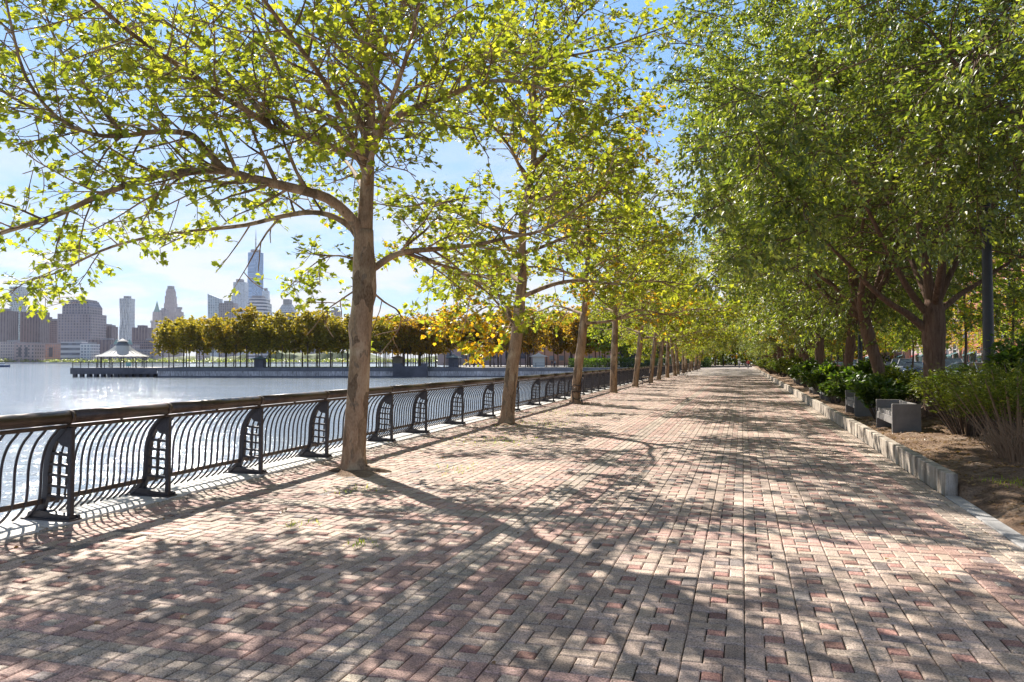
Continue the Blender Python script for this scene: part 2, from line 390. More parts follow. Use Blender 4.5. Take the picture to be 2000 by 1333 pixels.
def facade(name, wall, glass, fw=3.0, fh=3.6, mw=0.3, mh=0.35, rough=0.7, gl=0.25, hstripe=False, vstripe=False):
    """windows as a grid in wall metres (UV)"""
    t = NT(name); uv = t.n('ShaderNodeTexCoord').outputs['UV']; sp = t.n('ShaderNodeSeparateXYZ'); t.l(uv, sp.inputs[0])
    def band(o, per, frac):
        f = t.math('FRACT', t.math('DIVIDE', o, per)); return t.math('GREATER_THAN', f, frac)
    bx, by = band(sp.outputs[0], fw, mw), band(sp.outputs[1], fh, mh)
    win = bx if vstripe else (by if hstripe else t.math('MULTIPLY', bx, by))
    fl = t.math('FLOOR', t.math('DIVIDE', sp.outputs[0], fw)); fl2 = t.math('FLOOR', t.math('DIVIDE', sp.outputs[1], fh))
    cb = t.n('ShaderNodeCombineXYZ'); t.l(fl, cb.inputs[0]); t.l(fl2, cb.inputs[1])
    wn = t.n('ShaderNodeTexWhiteNoise'); t.l(cb.outputs[0], wn.inputs['Vector'])
    gv = t.mix(wn.outputs['Value'], tuple(x * 0.7 for x in glass), tuple(min(1, x * 1.35) for x in glass))
    nz = t.noise(uv, 0.05, 3); wl = t.mix(nz, tuple(x * 0.88 for x in wall), tuple(min(1, x * 1.12) for x in wall))
    col = t.mix(win, wl, gv)
    rg = t.math('MULTIPLY_ADD', win, gl - rough); rg.node.inputs[2].default_value = rough
    t.pbr(col, rg, spec=0.5); return t.m
M['f_brown'] = facade('facade_brown', (0.20, 0.15, 0.16), (0.06, 0.06, 0.09))
M['f_brown2'] = facade('facade_brown_strips', (0.17, 0.13, 0.14), (0.09, 0.08, 0.10), 5, 3.6, 0.55, 0.3, vstripe=True)
M['f_tan'] = facade('facade_tan', (0.42, 0.36, 0.35), (0.16, 0.16, 0.2), 3.2, 3.8, 0.45, 0.4)
M['f_grey'] = facade('facade_grey', (0.27, 0.235, 0.25), (0.12, 0.12, 0.16), 4.5, 4.2, 0.4, 0.3)
M['f_silver'] = facade('facade_silver', (0.5, 0.52, 0.55), (0.2, 0.24, 0.3), 6, 4, 0.45, 0.3, 0.4, 0.2)
M['f_glass'] = facade('facade_glass', (0.20, 0.31, 0.47), (0.15, 0.25, 0.41), 3.5, 4, 0.15, 0.15, 0.3, 0.25)
M['f_glass2'] = facade('facade_glass_pale', (0.45, 0.5, 0.56), (0.22, 0.28, 0.36), 5, 4, 0.3, 0.35, 0.4, 0.2)
M['f_stripe'] = facade('facade_stripes', (0.5, 0.5, 0.53), (0.10, 0.12, 0.17), 5, 6.5, 0.1, 0.5, 0.5, 0.2, hstripe=True)
M['f_white'] = facade('facade_white', (0.6, 0.6, 0.62), (0.2, 0.24, 0.3), 4, 3.8, 0.35, 0.4)
M['f_brick'] = facade('facade_brick', (0.33, 0.12, 0.07), (0.12, 0.14, 0.17), 3.4, 3.2, 0.55, 0.5)
M['f_brick2'] = facade('facade_brick_pink', (0.42, 0.24, 0.18), (0.2, 0.22, 0.25), 3.0, 3.1, 0.5, 0.5)
M['f_stone'] = facade('facade_stone', (0.34, 0.26, 0.25), (0.08, 0.09, 0.12), 5, 4.5, 0.6, 0.5)
M['roofc'] = simple('roof_grey', (0.25, 0.25, 0.27), 0.8); M['roof_green'] = simple('roof_copper', (0.2, 0.33, 0.3), 0.7)
M['frame_w'] = simple('white_frame', (0.7, 0.7, 0.7), 0.5)

# ------------------------------------------------------------------ leaf sets
_R = np.random.RandomState
def plane_leaf_template():
    half = [(0, 0), (0.22, -0.02), (0.46, 0.12), (0.30, 0.26), (0.60, 0.52), (0.30, 0.55), (0.22, 0.72), (0.0, 1.0)]
    V = [(x, y, abs(x) * 0.18 - y * y * 0.12) for x, y in half] + [(-x, y, abs(x) * 0.18 - y * y * 0.12) for x, y in half[1:-1]]
    V = np.array(V); V[:, 0] *= 0.95
    f1 = [0, 1, 2, 3, 4, 5, 6, 7]; f2 = [0, 7, 13, 12, 11, 10, 9, 8]
    return V, [f1, f2]
def lance_template(wd=0.2):
    V = np.array([(0, 0, 0), (wd, 0.38, 0.06), (0, 1, -0.12), (-wd, 0.38, 0.06), (0, 0.4, 0.0)])
    return V, [[0, 1, 2, 4], [0, 4, 2, 3]]
def quad_template():
    V = np.array([(0, 0, 0), (0.42, 0.45, 0.1), (0, 1, -0.1), (-0.42, 0.5, 0.1)]); return V, [[0, 1, 2, 3]]
def leaves(name, P, size, tmpl, mat, seed=1, tilt=0.9, droop=0.3, dirs=None, sv=0.35):
    """P (n,3) anchor positions"""
    T, Fc = tmpl; rs = _R(seed); n = len(P); P = np.asarray(P, float)
    az = rs.uniform(0, 2 * np.pi, n); d = np.stack([np.cos(az), np.sin(az), rs.normal(-droop, 0.35, n)], 1)
    if dirs is not None: d = d * 0.7 + np.asarray(dirs) * 0.8
    d /= np.linalg.norm(d, axis=1)[:, None]
    up = np.stack([rs.normal(0, tilt * 0.6, n), rs.normal(0, tilt * 0.6, n), np.ones(n)], 1)
    a = np.cross(d, up); a /= np.linalg.norm(a, axis=1)[:, None] + 1e-9; nn = np.cross(a, d)
    s = size * (1 - sv + rs.uniform(0, 2 * sv, n))
    k = len(T)
    V = P[:, None, :] + s[:, None, None] * (T[None, :, 0:1] * a[:, None, :] + T[None, :, 1:2] * d[:, None, :] + T[None, :, 2:3] * nn[:, None, :])
    loops = np.concatenate([np.array(f) for f in Fc]); cnt = np.array([len(f) for f in Fc])
    LO = (np.arange(n)[:, None] * k + loops[None, :]).ravel(); CN = np.tile(cnt, n)
    rnd = np.repeat(rs.beta(2, 2, n), k)
    rnd2 = rs.uniform(0, 1, n)
    # autumn patches: spatially correlated
    ph = rs.uniform(0, 6, 3); fld = 0.5 + 0.5 * np.sin(P[:, 0] * 1.1 + ph[0]) * np.sin(P[:, 1] * 1.3 + ph[1]) * np.sin(P[:, 2] * 1.0 + ph[2])
    rnd2 = np.repeat(np.clip(rnd2 * 0.55 + fld * 0.45, 0, 1), k)
    return np_mesh(name, V.reshape(-1, 3), LO, CN, mat, False, {'rnd': ('FLOAT', rnd), 'rnd2': ('FLOAT', rnd2)})

# ------------------------------------------------------------------ tree growth
class Tree:
    keep_clear = None
    def __init__(s, seed): s.r = random.Random(seed); s.wood = MB(); s.anch = []; s.adir = []; s.twig_r = 0.004
    def rv(s): r = s.r; return Vector((r.gauss(0, 1), r.gauss(0, 1), r.gauss(0, 1))).normalized()
    def poly(s, p, d, ln, nseg, wander, trop):
        pts = [p.copy()]; d = d.normalized()
        for i in range(nseg):
            d = (d + s.rv() * wander + Vector((0, 0, trop))).normalized(); p = p + d * (ln / nseg); pts.append(p.copy())
        return pts
    def tube(s, pts, r0, r1, n):
        m = len(pts); s.wood.tube(pts, [r0 + (r1 - r0) * (i / (m - 1)) ** 0.8 for i in range(m)], n, 0, cap=(n > 6))
    def twig(s, p, d, ln, nleaf, spread, sides=3):
        pts = s.poly(p, d, ln, 3, 0.28, 0.02)
        if s.keep_clear and s.keep_clear(pts[-1]): return
        s.tube(pts, s.twig_r * 1.6, s.twig_r * 0.6, sides)
        for k in range(nleaf):
            t = s.r.uniform(0.25, 1.0) * 3; i = min(2, int(t)); q = pts[i].lerp(pts[i + 1], t - i)
            s.anch.append(q + s.rv() * spread * s.r.random()); s.adir.append((pts[-1] - pts[0]).normalized())
    def branch(s, p, d, ln, r, ntwig, nleaf, tl, spread, trop=0.03, sides=5, fork=True):
        n = max(3, int(ln / 0.28)); pts = s.poly(p, d, ln, n, 0.17, trop); s.tube(pts, r, max(s.twig_r * 1.5, r * 0.25), sides)
        for k in range(ntwig):
            t = (0.15 + 0.85 * (k + s.r.random()) / ntwig) * n; i = min(n - 1, int(t)); q = pts[i].lerp(pts[i + 1], min(1, t - i))
            dd = (pts[i + 1] - pts[i]).normalized(); side = s.rv(); side -= dd * side.dot(dd); side.z *= 0.6; side.normalize()
            if fork and ln > 1.1 and s.r.random() < 0.3:
                s.branch(q, dd * 0.7 + side * 0.9, ln * 0.45, r * 0.5, max(2, ntwig // 3), nleaf, tl, spread, trop, 4, False)
            else:
                s.twig(q, dd * 0.5 + side, tl * s.r.uniform(0.6, 1.3), nleaf, spread)
    def along(s, pts, r0, r1, nb, bl, tw, nl, tl, spread, start=0.25, trop=0.03, up=0.15, sides=7, smooth=True):
        """pts polyline limb; spawn branches along it"""
        if smooth: pts = catmull(pts, 3)
        s.tube(pts, r0, r1, sides); m = len(pts) - 1
        for k in range(nb):
            f = start + (1 - start) * (k + s.r.random() * 0.9) / nb; t = f * m; i = min(m - 1, int(t)); q = pts[i].lerp(pts[i + 1], min(1, t - i))
            dd = (pts[i + 1] - pts[i]).normalized(); side = s.rv(); side -= dd * side.dot(dd); side.normalize(); side.z += up
            rr = (r0 + (r1 - r0) * f) * s.r.uniform(0.3, 0.55); l = bl * s.r.uniform(0.6, 1.25) * (1.1 - 0.45 * f)
            s.branch(q, dd * 0.75 + side * 0.85, l, max(rr, 0.008), tw, nl, tl, spread, trop)
        s.branch(pts[-1], pts[-1] - pts[-2], bl * 0.6, r1, tw, nl, tl, spread, trop)
def catmull(P, k):
    P = [Vector(p) for p in P]; out = []
    for i in range(len(P) - 1):
        p0 = P[max(i - 1, 0)]; p1 = P[i]; p2 = P[i + 1]; p3 = P[min(i + 2, len(P) - 1)]
        for j in range(k):
            t = j / k
            out.append(0.5 * ((2 * p1) + (p2 - p0) * t + (2 * p0 - 5 * p1 + 4 * p2 - p3) * t * t + (3 * p1 - p0 - 3 * p2 + p3) * t ** 3))
    out.append(P[-1]); return out

def trunk_mesh(m, pts, rad, n=20, bumps=(), seed=0, flare=1.35, flare_h=0.35):
    """organic trunk: ring mesh with noise, burls and root flare"""
    pts = catmull(pts, 5); k = len(rad); rs = random.Random(seed)
    ph = [rs.uniform(0, 6.28) for _ in range(6)]; V = []; mm = len(pts); z0 = pts[0].z
    for i, p in enumerate(pts):
        t = i / (mm - 1) * (k - 1); a = min(k - 2, int(t)); r = rad[a] + (rad[a + 1] - rad[a]) * (t - a)
        h = p.z - z0; fl = 1 + (flare - 1) * max(0, 1 - h / flare_h) ** 2
        for j in range(n):
            an = 2 * math.pi * j / n
            q = 1 + 0.045 * math.sin(an * 2 + ph[0] + h * 1.3) + 0.03 * math.sin(an * 3 + ph[1] - h * 2.1) + 0.022 * math.sin(an * 5 + ph[2] + h * 4)
            q += 0.12 * (fl - 1) / 0.35 * math.sin(an * 5 + ph[3])
            rr = r * q * fl
            for (bh, ba, bs, bw) in bumps:
                da = (an - ba + math.pi) % (2 * math.pi) - math.pi
                rr += bs * math.exp(-((h - bh) / bw) ** 2 - (da / 0.6) ** 2)
            V.append(p + Vector((math.cos(an), math.sin(an), 0)) * rr)
    Fs = []
    for i in range(mm - 1):
        for j in range(n): j2 = (j + 1) % n; Fs.append((i * n + j, i * n + j2, (i + 1) * n + j2, (i + 1) * n + j))
    Fs.append(tuple((mm - 1) * n + j for j in range(n)))
    m.add(V, Fs)

def finish_tree(T, root, bark, leafm, lsize, tmpl, seed, tilt=0.9, droop=0.3, trunk=None, color=None, wood_name='branches', sv=0.35):
    if trunk: tr = trunk.build('trunk', M[bark], root, True)
    br = T.wood.build(wood_name, M[bark], root, True)
    me = leaves('crown', [tuple(a) for a in T.anch], lsize, tmpl, M[leafm], seed, tilt, droop, [tuple(a) for a in T.adir], sv)
    cr_ = link('crown', me, root)
    cr_.color = color or (0.0, 0, 0, 1)
    return root

print('setup done')
# ================================================================== SETTING
MODW = 0.305
def railx(y): return -5.98 - 0.026 * (y - 5.75)
def sheet(name, pts, z, mat, kind='structure'):
    m = MB(); m.add([(a, b, z) for a, b in pts], [tuple(range(len(pts)))]); return tag(m.build(name, mat), kind=kind)

def make_pavers():
    rs = _R(5); bricks = []   # x0,y0,x1,y1,colour,kind
    C = dict(grey=(0.455, 0.355, 0.29), red=(0.40, 0.225, 0.185), pink=(0.45, 0.30, 0.25), stone=(0.44, 0.36, 0.295), dark=(0.25, 0.215, 0.20))
    u = MODW
    near, far = [], []
    for j in range(6, 262):
        y = j * u
        for i in range(-27, 7):
            x = i * u
            if x + u < railx(y) + 0.0: continue
            lon = i % 13; lat = j % 13
            glon = lon == 6; rlon = lon in (5, 7); glat = lat == 10; rlat = lat in (9, 11)
            tgt = near if j < 118 else far
            if glon or glat:
                for a in range(3):
                    for b in range(3):
                        off = rs.uniform(-0.008, 0.008)
                        tgt.append((x + a * u / 3, y + b * u / 3 + (off if b else 0), x + (a + 1) * u / 3, y + (b + 1) * u / 3 + (0 if b == 2 else off * 0), C['stone'], 1))
                continue
            main = C['pink'] if (rlon or rlat) else C['grey']; cen = C['stone'] if (rlon or rlat) else C['red']
            t = u / 3
            for q, (a0, b0, a1, b1) in enumerate(((0, 2, 2, 3), (2, 1, 3, 3), (1, 0, 3, 1), (0, 0, 1, 2), (1, 1, 2, 2))):
                c = cen if q == 4 else main
                if q == 4 and not (rlon or rlat) and rs.rand() < 0.12: c = C['grey']
                if rs.rand() < 0.03: c = C['dark']
                tgt.append((x + a0 * t, y + b0 * t, x + a1 * t, y + b1 * t, c, 0))
    def fill(arr, chamfer, g):
        A = np.array([b[:4] for b in arr]); col = np.array([b[4] for b in arr]); kd = np.array([b[5] for b in arr]); n = len(A)
        col = col * (1 + rs.normal(0, 0.13, (n, 1))) * (1 + rs.normal(0, 0.014, (n, 3)))
        # slow drift of weathering over the field
        cx, cy = (A[:, 0] + A[:, 2]) / 2, (A[:, 1] + A[:, 3]) / 2
        dr = 0.5 + 0.25 * np.sin(cx * 1.7 + 1.3 * np.sin(cy * 0.8)) + 0.25 * np.sin(cy * 1.1 + cx * 0.6)
        col = col * (0.92 + 0.14 * dr)[:, None]; col = np.clip(col, 0.03, 0.7)
        z0 = rs.normal(0, 0.0013, n) + 0.004 * np.sin(cx * 1.3 + 0.5) * np.sin(cy * 0.9)
        rough = np.clip((-3.6 - cx) / 2.0, 0, 1); z0 += rough * rs.normal(0, 0.005, n)
        tx = rs.normal(0, 0.0012, (n, 2)) + rough[:, None] * rs.normal(0, 0.004, (n, 2))
        jit = rs.normal(0, 0.0012, (n, 4)); A = A + jit
        X0, Y0, X1, Y1 = A[:, 0] + g, A[:, 1] + g, A[:, 2] - g, A[:, 3] - g
        def ring(ins, dz):
            r = []
            for (sx, sy) in ((0, 0), (1, 0), (1, 1), (0, 1)):
                xx = np.where(sx, X1 - ins, X0 + ins); yy = np.where(sy, Y1 - ins, Y0 + ins)
                zz = z0 + dz + (sx - 0.5) * tx[:, 0] + (sy - 0.5) * tx[:, 1]; r.append(np.stack([xx, yy, zz], 1))
            return r
        if chamfer:
            V = np.stack(ring(0.008, 0) + ring(0.0, -0.0055) + ring(-0.0005, -0.016), 1)
            fc = [[0, 1, 2, 3]] + [[(k + 1) % 4, k, 4 + k, 4 + (k + 1) % 4] for k in range(4)] + [[4 + (k + 1) % 4, 4 + k, 8 + k, 8 + (k + 1) % 4] for k in range(4)]; K = 12
        else:
            V = np.stack(ring(0.0, 0), 1); fc = [[0, 1, 2, 3]]; K = 4
        lo = np.array(fc).ravel(); LO = (np.arange(n)[:, None] * K + lo[None]).ravel(); CN = np.full(n * len(fc), 4)
        co = np.concatenate([col, np.ones((n, 1))], 1); co = np.repeat(co, K, 0)
        return V.reshape(-1, 3), LO, CN, co
    V1, L1, C1, c1 = fill(near, True, 0.0034); V2, L2, C2, c2 = fill(far, False, 0.0042)
    # distant surface: strips of pavers too fine to see
    V3, L3, C3, c3 = [], [], [], []
    ys = np.arange(262 * u, 300, 3.0)
    for y in ys:
        for x0, x1 in ((railx(y) - 0.1, -4), (-4, -1), (-1, 2.14)):
            b = len(V3); V3 += [(x0, y, 0), (x1, y, 0), (x1, y + 3, 0), (x0, y + 3, 0)]; L3 += [b, b + 1, b + 2, b + 3]; C3.append(4)
            k = 0.9 + 0.1 * random.Random(int(y * 7 + x1)).random(); c3 += [(0.35 * k, 0.30 * k, 0.265 * k, 1)] * 4
    n1, n2 = len(V1), len(V2)
    V = np.concatenate([V1, V2, np.array(V3)]); Lp = np.concatenate([L1, L2 + n1, np.array(L3) + n1 + n2]); Cn = np.concatenate([C1, C2, C3])
    me = np_mesh('promenade', V, Lp, Cn, M['paver'], False, {'Col': ('FLOAT_COLOR', np.concatenate([c1, c2, c3]))})
    return tag(link('promenade', me), kind='structure')
make_pavers()
m = MB(); m.add([(railx(-5) - 0.1, -5, -0.013), (2.16, -5, -0.013), (2.16, 310, -0.013), (railx(310) - 0.1, 310, -0.013)], [(0, 1, 2, 3)])
tag(m.build('paving_bed', M['joint']), kind='structure')
# coping ledge under the railing + river wall, in slabs
m = MB(); y = -6.0; rs_ = random.Random(4)
while y < 330:
    y1 = y + 1.98
    a = [(railx(y) - 0.72, y), (railx(y) + 0.05, y), (railx(y1) + 0.05, y1), (railx(y1) - 0.72, y1)]
    zt = 0.022 + rs_.uniform(-.002, .002)
    m.pillar(a, -0.25, zt); y += 2.0
tag(m.build('coping', M['ledge']), kind='structure')
m = MB(); m.pillar([(railx(-6) - 0.66, -6), (railx(-6) + 0.0, -6), (railx(330) + 0.0, 330), (railx(330) - 0.66, 330)], -3.5, -0.252)
tag(m.build('river_wall', M['quay']), kind='structure')
# ground sheet right and behind (one sheet to the horizon)
m = MB(); m.add([(-14.8, 312, -0.05), (2.1, 312, -0.05), (2.1, -40, -0.05), (2600, -40, -0.05), (2600, 3800, -0.05), (-14.8, 3800, -0.05)], [(0, 1, 2, 3, 4, 5)])
tag(m.build('ground', M['asphalt']), kind='structure')
sheet('sidewalk', [(9.2, -20), (13.5, -20), (13.5, 400), (9.2, 400)], 0.0, M['kerb_flat'])
sheet('far_sidewalk', [(28, -20), (34, -20), (34, 400), (28, 400)], 0.0, M['kerb_flat'])
m = MB()
for k in range(60): m.box((15.2 + 2.5, 4 + k * 2.7 + 20, -0.044), (4.8, 0.1, 0.004))
tag(m.build('parking_lines', M['frame_w']), kind='structure')
# soil bed, one undulating sheet
def soil_z(x, y):
    n = 0.05 * math.sin(x * 1.7 + y * 0.6) * math.sin(y * 0.9 + 1) + 0.02 * math.sin(x * 5 + y * 4.1) + 0.012 * math.sin(x * 11 - y * 9)
    edge = min(1, max(0, (x - 2.28) / 0.5)); base = 0.13 if y > 9.3 else 0.06 + 0.07 * max(0, min(1, (y - 7.3) / 2.0))
    if x < 2.28: return -0.12
    if y < 9.4: base *= min(1, (x - 2.28) / 0.3)
    return base + n * edge + 0.10 * max(0, min(1, (x - 2.4) / 2.0)) - 0.2 * max(0, (x - 8.2))
gx = np.concatenate([[2.27, 2.285], np.arange(2.32, 5, 0.07), np.arange(5, 9.31, 0.3)]); gy = np.concatenate([np.arange(-2, 5, 0.4), np.arange(5, 22, 0.08), np.arange(22, 300, 1.5)])
V = [(x, y, soil_z(x, y) + (random.Random(int(x * 991 + y * 7919)).uniform(-.008, .008))) for y in gy for x in gx]; nx = len(gx)
Lp = [q for j in range(len(gy) - 1) for i in range(nx - 1) for q in (j * nx + i, j * nx + i + 1, (j + 1) * nx + i + 1, (j + 1) * nx + i)]
tag(link('soil_bed', np_mesh('soil_bed', V, Lp, [4] * (len(Lp) // 4), M['soil'], True)), kind='structure')
# kerb: raised blocks from Y=9.55 on, flush strip nearer
m = MB(); m2 = MB(); y = 9.58; rk = random.Random(9)
while y < 280:
    ln = 1.52 if y < 60 else 4.0
    m.box((2.2125 + rk.uniform(-.006, .006) , y + ln / 2, 0.095 + rk.uniform(-.004, .006)), (0.125, ln - 0.012, 0.31), 0, 0, bev=0.008); y += ln
tag(m.build('kerb', M['kerb']), kind='structure')
y = -4
while y < 9.5:
    m2.box((2.21, y + 0.68, -0.03), (0.15, 1.345, 0.08), 0, 0, bev=0.005); y += 1.355
tag(m2.build('kerb_strip', M['kerb_flat']), kind='structure')
# river
rt = Vector((math.cos(TH), math.sin(TH), 0)); fw = Vector((-math.sin(TH), math.cos(TH), 0))
def loc(x, y, z=0.0): return rt * x + fw * y + Vector((0, 0, z))
P = [Vector((railx(-40) - 0.3, -40, 0)), Vector((railx(330) - 0.3, 330, 0)), loc(60, 3800), loc(-4200, 3800), loc(-4200, -300)]
m = MB(); m.add([(p.x, p.y, -2.0) for p in P], [tuple(range(5))]); tag(m.build('river', M['water']), kind='structure')

# ================================================================== RAILING
def make_railing():
    root = thing('river_railing', 'long black iron railing with bowed balusters and round brown handrail along the river', 'railing', (railx(5.68), 5.68, 0.022))
    prof = [(0.06, 0.87), (0.11, 0.815), (0.165, 0.76), (0.215, 0.68), (0.25, 0.58), (0.268, 0.46), (0.272, 0.33), (0.285, 0.2), (0.325, 0.12), (0.385, 0.055), (0.44, 0.015)]
    pc = [(p.x, p.y) for p in catmull([(a, b, 0) for a, b in prof], 2)]
    # one post
    pm = MB(); hw = 0.022
    pm.box((0.0, 0, 0.43), (0.045, 0.05, 0.86), 0, 0, bev=0.006)
    outer, inner = [], []
    for i, (a, b) in enumerate(pc):
        a0, b0 = pc[max(0, i - 1)]; a1, b1 = pc[min(len(pc) - 1, i + 1)]; dx, dz = a1 - a0, b1 - b0; l = math.hypot(dx, dz)
        wdt = 0.032 if b > 0.12 else 0.045
        outer.append((-(a - dz / l * wdt), b + dx / l * wdt * 1)); inner.append((-(a + dz / l * wdt), b - dx / l * wdt))
    for i in range(len(pc) - 1):
        pm.prism([outer[i], outer[i + 1], inner[i + 1], inner[i]], -hw, hw)
    for i in range(2, len(pc) - 6):
        if 0.2 < pc[i][1] < 0.66: pm.prism([(-pc[i][0] * .5 + .008, pc[i][1]), (-pc[i][0] * .5 - .01, pc[i][1]), (-pc[i + 1][0] * .5 - .01, pc[i + 1][1]), (-pc[i + 1][0] * .5 + .008, pc[i + 1][1])], -hw * .7, hw * .7)
    pm.prism([(0.0, 0.86), (-0.10, 0.86), (-0.15, 0.74), (-0.10, 0.69), (0.0, 0.67)], -hw * 0.9, hw * 0.9)   # solid shoulder
    for zz in (0.60, 0.50, 0.40, 0.30, 0.205):
        wd = 0.255
        pm.prism([(0, zz - 0.012), (0, zz + 0.012), (-wd, zz + 0.03), (-wd, zz + 0.006)], -hw * 0.85, hw * 0.85)
    pm.prism([(0.03, 0.0), (-0.47, 0.0), (-0.44, 0.07), (-0.30, 0.085), (-0.15, 0.06), (0.03, 0.05)], -0.045, 0.045)
    pm.box((-0.22, 0, 0.008), (0.56, 0.15, 0.016), 0, 0)
    for q in (0.04, -0.45): pm.lathe([(0.016, 0), (0.016, 0.02), (0.008, 0.028)], (q, 0.055, 0.016), 6)
    post_me = pm.mesh('post', M['iron'])
    # one baluster bay
    bm_ = MB(); nb = 15; sp = 2.0 / nb
    for k in range(nb):
        yy = sp * (k + 0.5)
        pts = [(-a, yy, b) for a, b in pc]
        bm_.tube(pts, 0.0125, 5, 0, cap=False)
    bay_me = bm_.mesh('baluster_panel', M['iron'], True)
    # top bar, bottom bar
    bar = MB(); bar.box((-0.065, 1.0, 0.868), (0.07, 1.998, 0.035), 0, 0, bev=0.006); bar_me = bar.mesh('top_bar', M['rail'])
    lo = MB(); lo.box((-0.31, 1.0, 0.165), (0.028, 1.998, 0.05), 0, 0, bev=0.005); lo_me = lo.mesh('bottom_bar', M['rail'])
    hr = MB(); hr.tube([(-0.03, 0.012, 0.955), (-0.03, 1.0, 0.955), (-0.03, 1.988, 0.955)], 0.062, 14)
    hr.tube([(-0.03, -0.03, 0.955), (-0.03, 0.03, 0.955)], 0.065, 14)
    hr.box((-0.03, 0.0, 0.90), (0.03, 0.04, 0.03)); hr.box((-0.03, 1.0, 0.895), (0.02, 0.03, 0.03))
    hr_me = hr.mesh('handrail', M['rail'], False)
    for p in hr_me.polygons: p.use_smooth = len(p.vertices) == 4
    ang = math.atan(0.026); root.rotation_euler = (0, 0, ang)
    YL = [-4.2, -2.1, 0, 1.3, 3.05, 4.8, 7.2, 8.9, 11.2, 13.7, 16.3, 19.1, 21.3] + [23.4 + 2.1 * q for q in range(62)]
    for k in range(len(YL) - 1):
        for nm, me in (('post', post_me), ('baluster_panel', bay_me), ('top_bar', bar_me), ('bottom_bar', lo_me), ('handrail', hr_me)):
            o = link(nm, me, root); o.location = (0, YL[k], 0); o.scale = (1, (YL[k + 1] - YL[k]) / 2.0 if nm != 'post' else 1, 1)
make_railing()

